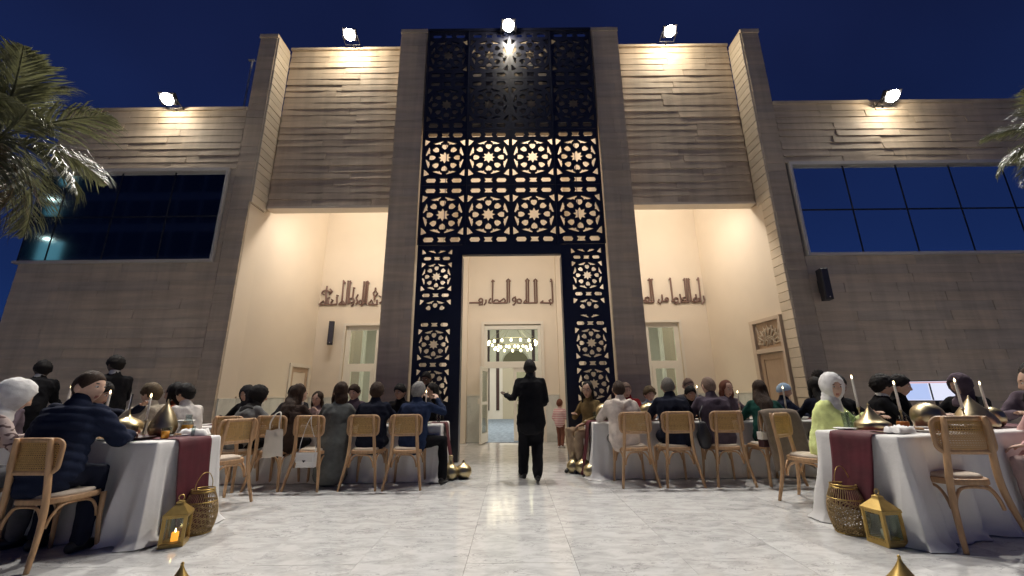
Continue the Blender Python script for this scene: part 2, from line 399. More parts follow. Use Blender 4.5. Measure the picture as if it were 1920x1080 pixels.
# wings
for s, xo, xi in ((-1, -10.7, -6.3515), (1, 14.0, 6.3515)):
    xa, xb = min(xo, xi), max(xo, xi)
    w = MB().box(xa, xb, FY+.05, FY+.35, 0, 4.08).box(xa, xb, FY+.05, FY+.35, 6.36, 8.0).box(xa, xb, FY+.35, 17, 0, 8.0)
    ww = w.build('wing_wall', M['joint'], hall)
    stones(ww, xa, xb, FY, 0, 4.08, individual=False, seed=5+s)
    stones(ww, xa, xb, FY, 6.36, 7.95, individual=True, h=.18, seed=15+s, lmin=1.0, lmax=2.0, amp=1.0)
    if s < 0:  # the strip of wall between window and pier
        stones(ww, -6.46, xb, FY, 4.08, 6.36, individual=False, seed=77, lmin=.05, lmax=.2)
    cp = bx('coping', M['stone'], ww, xa, xb, FY-.03, FY+.40, 7.952, 8.03)
    # ribbon window with a pale projecting surround
    x0, x1 = (-10.78, -6.47) if s < 0 else (6.40, 14.0)
    fr = MB().box(x0, x1, FY-.07, FY+.34, 6.28, 6.355).box(x0, x1, FY-.07, FY+.34, 4.085, 4.14)
    if s < 0: fr.box(x1-.05, x1, FY-.07, FY+.34, 4.14, 6.28)
    else: fr.box(x0, x0+.05, FY-.07, FY+.34, 4.14, 6.28)
    wf = fr.build('window', M['alu'], hall)
    pitch = 1.22; ncol = int(abs(x1-x0)/pitch)+1
    start = x1-.05 if s < 0 else x0+.05
    mul = MB()
    for c in range(ncol):
        a = start+s*c*pitch; b = a+s*pitch
        if s < 0: b = max(b, x0)
        else: b = min(b, x1)
        for za, zb in ((4.14, 5.18), (5.18, 6.28)):
            p = bx('pane', M['mirrorglass'], wf, min(a, b)+.02, max(a, b)-.02, FY+.02, FY+.04, za+.02, zb-.02)
            p.rotation_euler = (0, 0, 0)
        mul.box(b-.016, b+.016, FY+.016, FY+.06, 4.14, 6.28)
    mul.box(min(start, x0 if s < 0 else x1), max(start, x0 if s < 0 else x1), FY+.014, FY+.058, 5.165, 5.195)
    mul.build('glazing_bar', M['black'], wf)

# piers
def pier(x0, x1, ztop, y1, seed, inner):
    body = MB().box(x0, x1, FY+.05, y1, 0, ztop).build('pier', M['joint'] if not inner else M['plaster'], hall)
    stones(body, x0, x1, FY, 0, ztop-.08, individual=False, seed=seed, lmin=.3, lmax=.75)
    bx('coping', M['stone'], body, x0-.02, x1+.02, FY-.02, min(y1, FY+.6), ztop-.08, ztop+.02)
    return body
pl = pier(-6.35, -5.92, 10.2, 8.83, 31, False); pr = pier(5.92, 6.35, 10.2, 8.83, 32, False)
cl = pier(-2.75, -2.105, 10.3, 11.6, 33, True); crr = pier(2.105, 2.75, 10.3, 11.6, 34, True)
for x, nm in ((-2.75, cl), (2.75, crr)):   # stone side cheek of the central piers, above and below
    s = -1 if x < 0 else 1
    bx('side_cladding', M['stone'], nm, min(x, x+s*.012), max(x, x+s*.012), FY+.004, 8.80, 0, 10.2)
# pale block returns on the inner cheek of the outer piers: each block a piece
blk = {}
def block_mesh(w):
    if w not in blk: blk[w] = bevbox(-w/2, w/2, -.03, .03, -.096, .096, .008).mesh('block', M['block'])
    return blk[w]
for s, par in ((-1, pl), (1, pr)):
    k = 0; z = 10.12
    while z > (5.55 if s < 0 else .1):
        w = .53 if z > 5.66 else .36
        o = link('block', block_mesh(w), par, (s*5.90, FY+.012+w/2, z-.1), s*-math.pi/2 if s > 0 else math.pi/2)
        o.location.x += RND.uniform(-.004, .004); z -= .2; k += 1

# hanging stone walls over the niches
for s in (-1, 1):
    xa, xb = (-5.86, -2.765) if s < 0 else (2.765, 5.86)
    up = MB().box(xa, xb, 8.88, 9.07, 5.66, 10.30).build('upper_wall', M['joint'], hall)
    stones(up, xa, xb, 8.83, 5.66, 10.24, individual=True, h=.18, seed=50+s, lmin=1.0, lmax=2.0, amp=1.0)
    bx('soffit', M['plaster'], up, xa, xb, 8.80, 9.08, 5.60, 5.655)
    bx('coping', M['stone'], up, xa, xb, 8.78, 9.1, 10.242, 10.31)

# niches and vestibule behind the portal
BY = 11.6
nw = MB()
def wallx(x0, x1, z0, z1): nw.box(x0, x1, BY, BY+.25, z0, z1)
WL0, WL1 = 2.95, 4.83
for s in (-1, 1):
    e = lambda a, b: (min(s*a, s*b), max(s*a, s*b))
    wallx(*e(WL1, 6.2), 0, 3.22); wallx(*e(2.75, WL0), 0, 3.22); wallx(*e(.82, 2.085), 0, 3.22)
    wallx(*e(.82, 2.085), 3.22, 10.2); wallx(*e(2.75, 6.2), 3.22, 8.2)
wallx(-.82, .82, 3.22, 10.2)
nw.build('niche_back_wall', M['plaster'], hall)
lw = MB(); lw.add([(-5.92,8.84,0),(-5.70,BY,0),(-6.3,BY,0),(-6.3,8.84,0),(-5.92,8.84,8.2),(-5.70,BY,8.2),(-6.3,BY,8.2),(-6.3,8.84,8.2)],
       [(0,3,2,1),(4,5,6,7),(0,1,5,4),(1,2,6,5),(2,3,7,6),(3,0,4,7)])
lw.box(-5.94, -5.915, FY+.05, 8.84, 0, 5.5)
lwo = lw.build('niche_side_wall', M['plaster'], hall)
rw = MB(); rw.add([(5.915,8.67,0),(5.70,BY,0),(6.3,BY,0),(6.3,8.67,0),(5.915,8.67,5.6),(5.70,BY,5.6),(6.3,BY,5.6),(6.3,8.67,5.6)],
       [(0,1,2,3),(4,7,6,5),(0,4,5,1),(1,5,6,2),(2,6,7,3),(3,7,4,0)])
rw.add([(5.885,9.08,5.6),(5.70,BY,5.6),(6.3,BY,5.6),(6.3,9.08,5.6),(5.885,9.08,8.2),(5.70,BY,8.2),(6.3,BY,8.2),(6.3,9.08,8.2)],
       [(4,7,6,5),(0,4,5,1),(1,5,6,2),(2,6,7,3),(3,7,4,0)])
rw.build('niche_side_wall', M['plaster'], hall)
for s in (-1, 1):
    bx('niche_ceiling', M['plaster'], hall, min(s*2.75, s*6.2), max(s*2.75, s*6.2), 9.07, BY, 8.2, 8.4)
    # jamb backing walls of the vestibule and shallow pilasters on its rear wall
    bx('vestibule_wall', M['plaster'], hall, min(s*1.62, s*2.085), max(s*1.62, s*2.085), 9.3, BY, 0, 4.3)
    bx('pilaster', M['plaster'], hall, min(s*1.29, s*1.62), max(s*1.29, s*1.62), 11.38, BY, 0, 10.2)
bx('vestibule_ceiling', M['plaster'], hall, -2.085, 2.085, 8.66, BY, 10.15, 10.3)
bx('parapet_wall', M['stone'], hall, -2.085, 2.085, 8.47, 8.66, 7.42, 10.2)
# marble dado panels with a pale cap
def dado(x0, x1, y, n, side=None):
    for i in range(n):
        a = x0+(x1-x0)*i/n; b = x0+(x1-x0)*(i+1)/n
        mb = bevbox(-(b-a)/2+.002, (b-a)/2-.002, 0, .028, 0, 1.22, .004)
        o = mb.build('dado_panel', M['dado'], hall, loc=((a+b)/2, y-.03, 0.002))
        if side: o.rotation_euler.z = side[1]; o.location = (side[0]((a+b)/2), (a+b)/2, .002)
dado(-1.28, -.86, 11.6, 1); dado(.86, 1.28, 11.6, 1)
dado(-5.70, -4.9, 11.6, 1); dado(4.9, 5.68, 11.6, 1)
bx('dado_cap', M['reveal'], hall, -1.29, -.86, 11.56, 11.60, 1.222, 1.262); bx('dado_cap', M['reveal'], hall, .86, 1.29, 11.56, 11.60, 1.222, 1.262)
bx('dado_cap', M['reveal'], hall, -5.69, -4.9, 11.56, 11.60, 1.222, 1.262); bx('dado_cap', M['reveal'], hall, 4.9, 5.68, 11.56, 11.60, 1.222, 1.262)
ang = math.atan2(.22, BY-8.84)
for ya, yb in ((8.86, 9.7), (9.7, 10.5)):
    ym = (ya+yb)/2; xm = -5.92+.22*(ym-8.84)/(BY-8.84)
    o = bevbox(-(yb-ya)/2+.002, (yb-ya)/2-.002, 0, .028, 0, 1.22, .004).build('dado_panel', M['dado'], hall, loc=(xm+.03, ym, .002)); o.rotation_euler.z = math.pi/2-ang
    o = bx('dado_cap', M['reveal'], hall, -(yb-ya)/2, (yb-ya)/2, -.01, .03, 1.222, 1.262, loc=(xm+.03, ym, 0)); o.rotation_euler.z = math.pi/2-ang
for ya, yb in ((9.75, 10.6), (10.6, 11.55)):
    o = bevbox(-(yb-ya)/2+.002, (yb-ya)/2-.002, 0, .028, 0, 1.22, .004).build('dado_panel', M['dado'], hall, loc=(5.885-.215*((ya+yb)/2-8.67)/2.93, (ya+yb)/2, .002)); o.rotation_euler.z = -math.pi/2+ang
    o = bx('dado_cap', M['reveal'], hall, -(yb-ya)/2, (yb-ya)/2, -.01, .03, 1.222, 1.262, loc=(5.885-.215*((ya+yb)/2-8.67)/2.93, (ya+yb)/2, 0)); o.rotation_euler.z = -math.pi/2+ang
o = bevbox(-.26, .26, 0, .028, 0, 1.22, .004).build('dado_panel', M['dado'], hall, loc=(-5.89, 8.6, .002)); o.rotation_euler.z = math.pi/2

# tall windows of the side niches
for s in (-1, 1):
    def X(a, b): return (min(s*a, s*b), max(s*a, s*b))
    fr = MB()
    for a, b, z0, z1 in ((WL1-.13, WL1, 0, 3.22), (WL0, WL0+.1, 0, 3.22), (WL0+.1, WL1-.13, 3.10, 3.22), (WL0+.1, WL1-.13, 2.02, 2.14), (WL0+.1, WL1-.13, 0, .10), (3.86, 3.96, .10, 2.02), (3.86, 3.96, 2.14, 3.1)):
        x = X(a, b); fr.box(x[0], x[1], 11.66, 11.73, z0, z1)
    w = fr.build('window', M['white_frame'], hall)
    for a, b in ((WL0+.1, 3.86), (3.96, WL1-.13)):
        x = X(a, b); bx('pane', M['glass'], w, x[0], x[1], 11.69, 11.70, 2.14, 3.10)
        sf = MB()
        for (aa, bb, z0, z1) in ((a, a+.09, .1, 2.02), (b-.09, b, .1, 2.02), (a+.09, b-.09, .1, .22), (a+.09, b-.09, 1.92, 2.02)):
            y = X(aa, bb); sf.box(y[0], y[1], 11.645, 11.71, z0, z1)
        sf.build('sash', M['white_frame'], w)
        y = X(a+.09, b-.09); bx('pane', M['glass'], w, y[0], y[1], 11.68, 11.69, .22, 1.92)
    sr = MB()
    x = X(WL1, WL1+.07); sr.box(x[0], x[1], 11.56, 11.598, 0, 3.30); x = X(WL0, WL1); sr.box(x[0], x[1], 11.56, 11.598, 3.23, 3.30)
    sr.build('surround', M['reveal'], w)

# entrance door with glazed transom
fr = MB()
for a, b, z0, z1 in ((-.82, -.73, 0, 3.2), (.73, .82, 0, 3.2), (-.73, .73, 3.08, 3.2), (-.73, .73, 1.98, 2.16)): fr.box(a, b, 11.63, 11.74, z0, z1)
dr = fr.build('entrance_door', M['white_frame'], hall)
sr = MB().box(-.90, -.82, 11.55, 11.60, 0, 3.30).box(.82, .90, 11.55, 11.60, 0, 3.30).box(-.82, .82, 11.55, 11.60, 3.22, 3.30)
sr.build('surround', M['reveal'], dr)
bx('transom_pane', M['glass'], dr, -.73, .73, 11.68, 11.69, 2.16, 3.08)
def leaf():
    return MB().box(0, .09, 0, .05, .02, 1.97).box(.63, .72, 0, .05, .02, 1.97).box(.09, .63, 0, .05, .02, .25).box(.09, .63, 0, .05, 1.86, 1.97).box(.09, .63, 0, .05, .98, 1.06)
l1 = leaf().box(.63, .66, -.07, 0, 1.0, 1.14).build('door_leaf', M['white_frame'], dr, loc=(-.74, 11.62, .01)); l1.rotation_euler.z = rad(-101)
l2 = leaf().box(.06, .09, -.06, 0, 1.0, 1.14).build('door_leaf', M['white_frame'], dr, loc=(.015, 11.66, .01))
bx('leaf_pane', M['glass'], dr, .105, .645, 11.68, 11.69, .26, 1.86)
lp = bx('leaf_pane', M['glass'], dr, .09, .63, .02, .03, .27, 1.87, loc=(-.74, 11.62, .01)); lp.rotation_euler.z = rad(-101)

# side doors
def panel_door(name, parent, w, h, m):
    d = MB().box(0, w, .03, .07, 0, h)
    o = d.build(name, m, parent)
    st = .11*w/.8
    for a, b, z0, z1 in ((0, st, 0, h), (w-st, w, 0, h), (st, w-st, 0, .2), (st, w-st, h-.12, h), (st, w-st, h*.42, h*.42+.12)):
        bx('stile' if b-a < .2 else 'rail', m, o, a, b, .012, .03, z0, z1)
    bx('handle', M['alu'], o, w-.09, w-.06, -.03, .012, .95, 1.1); return o
side = empty('side_entrance', (5.838, 9.62, 0), -math.pi/2+ang); side.parent = hall
rd = panel_door('side_door', side, .80, 2.08, M['door_wood']); rd.location = (.06, -.055, 0)
f2 = MB().box(-.075, .045, -.10, -.012, 0, 2.80).box(.872, .945, -.10, -.012, 0, 2.80).box(-.075, .945, -.10, -.012, 2.803, 2.88).box(.047, .870, -.095, -.012, 2.10, 2.20)
f2.build('door_surround', M['reveal2'], side)
cv = MB(); cx_, cz = .46, 2.22; yv = -.045
for r_ in (.16, .20): cv.tube([(cx_+r_*math.cos(a), yv, cz+.05+r_*math.sin(a)) for a in np.linspace(0, math.pi, 12)], .012, 5)
for a in np.linspace(.15, math.pi-.15, 9):
    cv.tube([(cx_+.21*math.cos(a), yv, cz+.05+.21*math.sin(a)), (cx_+.32*math.cos(a)+.03, yv, cz+.05+.31*math.sin(a)), (cx_+.39*math.cos(a), yv, cz+.05+.46*abs(math.sin(a)))], (.014, .02, .010), 5)
for a in np.linspace(.3, math.pi-.3, 8): cv.ell((cx_+.32*math.cos(a), yv, cz+.05+.36*math.sin(a)), (.032, .014, .035), 8, None, 5)
for sx2 in (-1, 1): cv.tube([(cx_+sx2*.38, yv, cz+.02), (cx_+sx2*.30, yv, cz+.30), (cx_+sx2*.38, yv, cz+.52)], .012, 5)
for q in (-.1, 0, .1): cv.tube([(cx_+q, yv, cz+.03), (cx_+q*.4, yv, cz+.12), (cx_+q*.9, yv, cz+.19)], (.012, .014, .008), 5)
bx('carved_fanlight', M['door_wood'], side, .05, .868, -.030, -.014, 2.203, 2.80); cv.build('carving', M['block'], side, True)
ld = panel_door('side_door', hall, .76, 2.0, M['door_wood']); ld.location = (-5.755, 10.66, 0); ld.rotation_euler.z = math.pi/2-ang
f3 = MB()
for a, b, z0, z1 in ((-.09, -.005, 0, 2.1), (.765, .85, 0, 2.1), (-.005, .765, 2.01, 2.1)): f3.box(a, b, -.015, .05, z0, z1)
f3o = f3.build('door_surround', M['reveal'], hall, loc=(-5.755, 10.66, 0)); f3o.rotation_euler.z = math.pi/2-ang

# prayer hall seen through the doors
inn = MB().box(-9.2, 9.2, 22.5, 22.7, 0, 6.7).box(-9.3, -9.2, 11.85, 22.7, 0, 6.7).box(9.2, 9.3, 11.85, 22.7, 0, 6.7)
iw = inn.build('inner_wall', M['inner_plaster'], hall)
bx('inner_ceiling', M['innerceil'], hall, -9.2, 9.2, 11.85, 22.5, 6.5, 6.7)
bx('carpet', M['carpet'], hall, -9.2, 9.2, 11.60, 22.5, -.011, .006)
for x in (-1.36, -.83, 1.15, 1.68, -4.3, -4.9, 4.3, 4.9): bx('wall_strip', M['dark_stripe'], iw, x-.085, x+.085, 22.47, 22.5, .45, 5.6)
for x in (-5.6, -6.6, 5.6, 6.6, -3.2, 3.2, -7.6, 7.6): bx('column', M['inner_plaster'], iw, x-.16, x+.16, 20.2, 20.5, 0, 6.4)
lun = MB(); pts = [(.16+.72*math.cos(a), 22.46, 2.9+.72*math.sin(a)) for a in np.linspace(0, math.pi, 17)]
lun.add(pts+[(p[0], 22.5, p[2]) for p in pts], [tuple(range(17))[::-1]]+[(i, i+1, 18+i, 17+i) for i in range(16)])
lun.build('lunette', mat('olive_lunette', (.16, .14, .08), .6), iw)
ar = MB().tube([(.16+.82*math.cos(a), 22.47, 2.9+.82*math.sin(a)) for a in np.linspace(0, math.pi, 17)], .05, 6); ar.build('arch_moulding', M['inner_plaster'], iw)
bx('niche_back', mat('mihrab_back', (.55, .5, .38), .7), iw, -.56, .88, 22.47, 22.5, 0, 2.89)

# ------------------------------------------------------------------ lattice screen
HOLES = []
def H(pts, c=(0, 0), rot=0., mir=False):
    ca, sa = math.cos(rot), math.sin(rot); o = []
    for x, z in pts:
        if mir: x = -x
        o.append((c[0]+x*ca-z*sa, c[1]+x*sa+z*ca))
    return o
def cell_holes(sx, sz, bars=(1, -1), cz=0.):
    h = [[(r_*math.sin(math.pi*i/8), r_*math.cos(math.pi*i/8)) for i, r_ in ((i, .160 if i % 2 == 0 else .096) for i in range(16))]]
    pet = [(0, -.066), (.042, -.034), (.056, .01), (.05, .048), (.018, .062), (0, .054), (-.018, .062), (-.05, .048), (-.056, .01), (-.042, -.034)]
    for k in range(8):
        a = k*math.pi/4; h.append(H([(1.26*a_, 1.22*b_) for a_, b_ in pet], (.283*math.sin(-a), .283*math.cos(a)), a))
    wing = [(-.115, .035), (-.02, .030), (.105, .020), (.115, -.004), (.045, -.022), (.032, -.052), (.005, -.024), (-.04, -.020)]
    for k in range(8):
        a = math.pi/8+k*math.pi/4; mr_ = (k % 2 == 1)
        h.append(H([(1.10*a_, 1.22*b_) for a_, b_ in wing], (.408*math.sin(-a), .408*math.cos(a)), a, mr_))
    tri = [(.465, .475), (.465, .31), (.425, .335), (.335, .455)]
    tri = [(.468, .488), (.470, .300), (.425, .335), (.340, .440)]
    for a, b in ((1, 1), (-1, 1), (1, -1), (-1, -1)): h.append([(a*x, b*z) for x, z in tri])
    hexa = [(-.118, 0), (-.085, .058), (.085, .058), (.118, 0), (.085, -.058), (-.085, -.058)]
    bow = [(-.100, .058), (.100, .058), (.064, 0), (.100, -.058), (-.100, -.058), (-.064, 0)]
    for b in bars:
        for cx, sh in ((-.295, hexa), (.295, hexa), (0, bow)): h.append([(cx+x, b*.595+z) for x, z in sh])
    return [[(x*sx, z*sz+cz) for x, z in q] for q in h]
def pierced(name, outline, holes, thick, m):
    cu = D.curves.new('tmp', 'CURVE'); cu.dimensions = '2D'; cu.fill_mode = 'BOTH'; cu.extrude = thick/2
    for q in [outline]+holes:
        sp = cu.splines.new('POLY'); sp.points.add(len(q)-1); sp.use_cyclic_u = True
        for p, (x, z) in zip(sp.points, q): p.co = (x, z, 0, 1)
    o = D.objects.new('tmp', cu); COL.objects.link(o); dg = bpy.context.evaluated_depsgraph_get()
    me = D.meshes.new_from_object(o.evaluated_get(dg)); me.name = name
    me.transform(Matrix.Rotation(math.pi/2, 4, 'X')); me.materials.clear(); me.materials.append(m)
    D.objects.remove(o); D.curves.remove(cu); return me
lat = empty('lattice_screen', (0, FY, 0), 0, 'tall dark navy metal screen pierced with eight pointed stars over the doorway', 'screen')
CW, CH = 1.024, 1.45
pm = pierced('lattice_panel', [(-CW/2+.0005, -CH/2+.003), (CW/2-.0005, -CH/2+.003), (CW/2-.0005, CH/2-.003), (-CW/2+.0005, CH/2-.003)], cell_holes(1., 1.), .036, M['navy'])
for i in range(4):
    for j in range(4): link('lattice_panel', pm, lat, ((i-1.5)*CW, 0, 5.14+CH*j))
bx('lintel_band', M['navy'], lat, -1.068, 1.068, -.06, .06, 4.17, 4.412)
bx('top_rail', M['navy'], lat, -2.06, 2.06, -.05, .06, 10.218, 10.29)
for x in (-2.048, -1.024, 0, 1.024, 2.048): bx('mullion', M['navy'], lat, x-.012, x+.012, -.05, -.0185, 4.413, 10.217)
for s in (-1, 1):
    x0, x1 = s*1.07, s*2.048; xc = s*1.62; hs = []
    k = .66
    def strip(z0, z1, stars, bars):
        for cz in stars:
            for q in cell_holes(k*1.05, k, (), cz):
                if min(p[1] for p in q) > z0-.012 and max(p[1] for p in q) < z1: hs.append([(x+xc, z) for x, z in q])
        for cz in bars:
            q3 = cell_holes(k*1.05, k, (1,), 0)[-3:]
            for q in q3: hs.append([(x+xc, z-.595*k+cz) for x, z in q])
    strip(2.93, 4.385, (3.70, 2.88, 4.52), (3.29, 4.11))
    if s < 0: strip(.5, 2.86, (2.25, 1.43), (2.66, 1.84, 1.02))
    else: strip(.5, 2.86, (2.25, 1.43, 3.07), (2.66, 1.84, 1.02))
    out = [(min(x0, x1), 0.0), (max(x0, x1), 0.0), (max(x0, x1), 4.410), (min(x0, x1), 4.410)]
    me = pierced('jamb_panel', out, hs, .036, M['navy'])
    j = link('jamb_panel', me, lat)
    bx('jamb_return', M['navy'], lat, min(x0, x0+s*.04), max(x0, x0+s*.04), 0.019, .25, 0, 4.168)

# ------------------------------------------------------------------ wall lettering
STROKES = {'centre':[(0,[(1.16,4.58),(1.19,4.51),(1.19,3.85)]),(0,[(1.13,4.5),(1.21,4.51)]),(0,[(1.19,3.84),(0.82,3.85)]),(0,[(1.15,3.95),(1.09,3.92),(1.12,3.85)]),(0,[(1.11,3.8),(1.15,3.79)]),(0,[(0.92,3.91),(0.83,3.85)]),(2,[(0.7,4.56),(0.7,3.85)]),(2,[(0.46,4.56),(0.45,3.86)]),(0,[(0.64,4.5),(0.7,4.58),(0.76,4.5)]),(0,[(0.4,4.51),(0.46,4.59),(0.52,4.51)]),(0,[(0.74,3.85),(0.33,3.85)]),(0,[(0.33,3.85),(0.4,3.94),(0.44,3.87)]),(0,[(0.27,3.91),(0.26,3.86),(0.21,3.85),(0.17,3.87),(0.15,3.91),(0.17,3.96),(0.21,3.97),(0.26,3.95),(0.27,3.91)]),(0,[(0.14,3.86),(0.26,3.85)]),(0,[(0.11,3.96),(0.1,3.92),(0.06,3.91),(0.02,3.92),(0.01,3.96),(0.03,4.0),(0.06,4.02),(0.1,4.0),(0.11,3.96)]),(0,[(0.11,3.95),(0.1,3.86),(0.05,3.79),(0.01,3.8)]),(0,[(0.05,4.0),(0.11,4.04)]),(2,[(-0.11,4.57),(-0.11,3.86)]),(0,[(-0.17,4.51),(-0.11,4.59),(-0.04,4.51)]),(0,[(-0.14,3.86),(-0.57,3.86)]),(0,[(-0.2,3.93),(-0.24,3.99),(-0.31,3.94),(-0.4,3.87)]),(0,[(-0.56,3.87),(-0.5,3.95),(-0.43,3.95),(-0.37,3.89)]),(0,[(-0.23,3.87),(-0.19,3.93)]),(0,[(-0.57,4.55),(-0.58,3.86)]),(0,[(-0.61,4.5),(-0.57,4.56),(-0.52,4.51)]),(0,[(-0.61,3.86),(-0.69,3.86),(-0.67,3.95),(-0.63,4.0)]),(0,[(-0.77,3.96),(-0.77,3.87),(-0.83,3.8)]),(0,[(-0.87,3.94),(-0.88,3.9),(-0.92,3.89),(-0.96,3.9),(-0.98,3.94),(-0.96,3.98),(-0.92,4.0),(-0.88,3.98),(-0.87,3.94)]),(0,[(-0.87,3.92),(-0.88,3.81),(-0.98,3.81)]),(0,[(-0.92,3.87),(-1.26,3.87)])],'left':[(0,[(-5.68,3.86),(-5.16,3.86)]),(0,[(-5.68,3.86),(-5.57,3.98),(-5.51,3.89)]),(0,[(-5.49,3.9),(-5.51,4.25),(-5.51,4.43)]),(0,[(-5.56,4.16),(-5.64,4.21),(-5.61,4.27),(-5.52,4.3)]),(0,[(-5.53,4.32),(-5.41,4.24),(-5.34,4.26),(-5.41,4.34)]),(0,[(-5.42,4.16),(-5.34,4.26)]),(0,[(-5.41,3.87),(-5.44,4.05),(-5.39,4.08)]),(0,[(-5.35,3.89),(-5.29,3.99),(-5.34,4.02)]),(0,[(-5.24,3.86),(-5.16,3.89),(-5.19,4.1)]),(0,[(-5.2,4.14),(-5.14,4.12)]),(0,[(-5.11,3.86),(-4.89,3.86)]),(0,[(-5.02,3.88),(-5.03,4.59)]),(0,[(-5.04,4.6),(-4.97,4.51)]),(0,[(-5.11,3.86),(-5.0,3.98),(-4.93,3.88)]),(2,[(-4.86,3.86),(-4.86,4.59)]),(0,[(-4.85,4.57),(-4.79,4.51)]),(0,[(-4.71,4.06),(-4.71,4.38),(-4.67,4.35)]),(0,[(-4.66,3.98),(-4.68,3.93),(-4.73,3.91),(-4.78,3.93),(-4.8,3.98),(-4.79,4.03),(-4.74,4.05),(-4.69,4.03),(-4.66,3.98)]),(0,[(-4.66,3.99),(-4.67,3.87),(-4.74,3.81)]),(0,[(-4.61,3.85),(-4.55,3.94),(-4.61,4.05),(-4.56,4.16)]),(0,[(-4.4,3.92),(-4.42,3.88),(-4.46,3.86),(-4.5,3.88),(-4.52,3.92),(-4.51,3.97),(-4.47,3.98),(-4.42,3.96),(-4.4,3.92)]),(0,[(-4.41,3.95),(-4.39,3.86),(-4.45,3.81)]),(2,[(-4.39,3.88),(-4.38,4.56)]),(0,[(-4.3,3.85),(-4.3,4.57)]),(0,[(-4.32,4.57),(-4.26,4.5)]),(0,[(-4.24,3.87),(-4.15,3.99),(-4.09,3.87)]),(0,[(-4.24,3.86),(-3.98,3.85)]),(0,[(-4.07,3.98),(-4.07,4.09),(-4.12,4.2),(-4.06,4.28),(-3.99,4.19),(-4.05,4.09)]),(0,[(-4.06,4.28),(-4.06,4.36)]),(0,[(-3.98,3.85),(-3.99,3.99)]),(0,[(-3.94,4.11),(-3.88,4.08)]),(0,[(-3.91,3.88),(-3.8,3.98)]),(0,[(-3.77,3.86),(-3.75,4.53)]),(0,[(-3.67,3.86),(-3.64,4.53)]),(0,[(-3.77,3.85),(-3.45,3.85)])],'right':[(0,[(3.73,3.9),(3.97,3.88)]),(0,[(4.04,3.93),(4.02,3.88),(3.98,3.87),(3.93,3.88),(3.92,3.93),(3.94,3.97),(3.99,3.99),(4.03,3.97),(4.04,3.93)]),(0,[(3.88,3.83),(4.17,3.83)]),(0,[(4.11,4.55),(4.1,3.84)]),(0,[(4.16,4.54),(4.17,3.84)]),(0,[(4.06,4.5),(4.11,4.56)]),(0,[(4.17,4.55),(4.2,4.5)]),(0,[(3.58,3.83),(3.79,3.83)]),(0,[(3.57,4.54),(3.58,3.83)]),(0,[(4.33,3.92),(4.29,3.84),(4.36,3.78),(4.39,3.86),(4.6,3.86)]),(0,[(4.43,4.06),(4.42,3.86)]),(0,[(4.6,3.91),(4.59,3.88),(4.55,3.87),(4.52,3.88),(4.51,3.91),(4.53,3.95),(4.56,3.96),(4.59,3.95),(4.6,3.91)]),(0,[(4.73,4.56),(4.73,3.85)]),(0,[(4.69,4.5),(4.73,4.57)]),(0,[(4.77,3.85),(4.69,3.85)]),(0,[(4.89,3.89),(4.87,3.84),(4.82,3.82),(4.77,3.84),(4.76,3.89),(4.79,3.94),(4.83,3.96),(4.88,3.94),(4.89,3.89)]),(0,[(4.88,3.87),(4.83,3.77),(4.76,3.81)]),(0,[(4.96,4.07),(4.98,3.86),(4.91,3.78)]),(0,[(4.99,3.82),(5.2,3.82)]),(0,[(5.13,3.92),(5.11,3.88),(5.07,3.87),(5.03,3.88),(5.02,3.92),(5.04,3.96),(5.08,3.97),(5.12,3.96),(5.13,3.92)]),(2,[(5.18,4.55),(5.17,3.83)]),(0,[(5.27,4.54),(5.27,3.84)]),(0,[(5.11,4.49),(5.16,4.55)]),(0,[(5.26,4.55),(5.3,4.49)]),(0,[(5.29,3.84),(5.37,3.81),(5.55,3.85)]),(0,[(5.44,3.9),(5.42,3.86),(5.38,3.84),(5.35,3.86),(5.34,3.9),(5.36,3.93),(5.39,3.95),(5.43,3.93),(5.44,3.9)]),(0,[(5.43,4.06),(5.44,3.91)]),(0,[(5.5,3.95),(5.5,3.86)]),(0,[(5.57,4.56),(5.55,3.85)]),(0,[(5.52,4.49),(5.57,4.57)]),(0,[(5.65,4.01),(5.66,3.86),(5.57,3.76)])]}
for key, lab in (('centre', 'bronze Kufic lettering on cream wall above the entrance door'), ('left', 'bronze Kufic lettering above the wall loudspeaker in the niche'), ('right', 'bronze Kufic lettering above the niche window beside the carved side door')):
    mb = MB(); x0 = min(p[0] for _, P in STROKES[key] for p in P); xm = 0
    for dbl, P in STROKES[key]:
        for off in ((-.032, .032) if dbl else (0,)):
            q = [(x+off, BY-.035, z) for x, z in P]
            mb.tube(q, [(.026, .020)]*len(q), 6, xdir=(0, 1, 0)) if False else mb.tube(q, [.024]*len(q), 6, xdir=(0, 1, 0))
    t = mb.build('wall_lettering', M['letter']); tag(t, lab, 'lettering', 'wall inscriptions')

# ------------------------------------------------------------------ loudspeakers on the walls
def loudspeaker(loc, rz, lab, h=.66):
    e = empty('loudspeaker', loc, rz, lab, 'loudspeaker', 'wall loudspeakers')
    bevbox(-.07, .07, -.2, 0, 0, h, .012).build('cabinet', M['black'], e)
    bx('grille', mat('speaker_grille', (.03, .03, .05), .7), e, -.056, .056, -.206, -.2005, .03, h-.03)
    MB().lathe([(.012, 0), (.012, .004)], 10, (0, 0, 0)).build('badge', M['alu'], e, loc=(0, -.206, .05)).rotation_euler.x = math.pi/2
    bx('bracket', M['black'], e, -.03, .03, .0, .10, h*.3, h*.7); return e
sp = loudspeaker((-5.20, 11.48, 2.66), 0, 'black column loudspeaker in the left niche beneath lettering'); sp.rotation_euler = (0, 0, rad(20))
sp = loudspeaker((6.50, 8.16, 3.05), 0, 'black column loudspeaker beneath the blue ribbon window'); sp.rotation_euler = (0, 0, rad(-12))

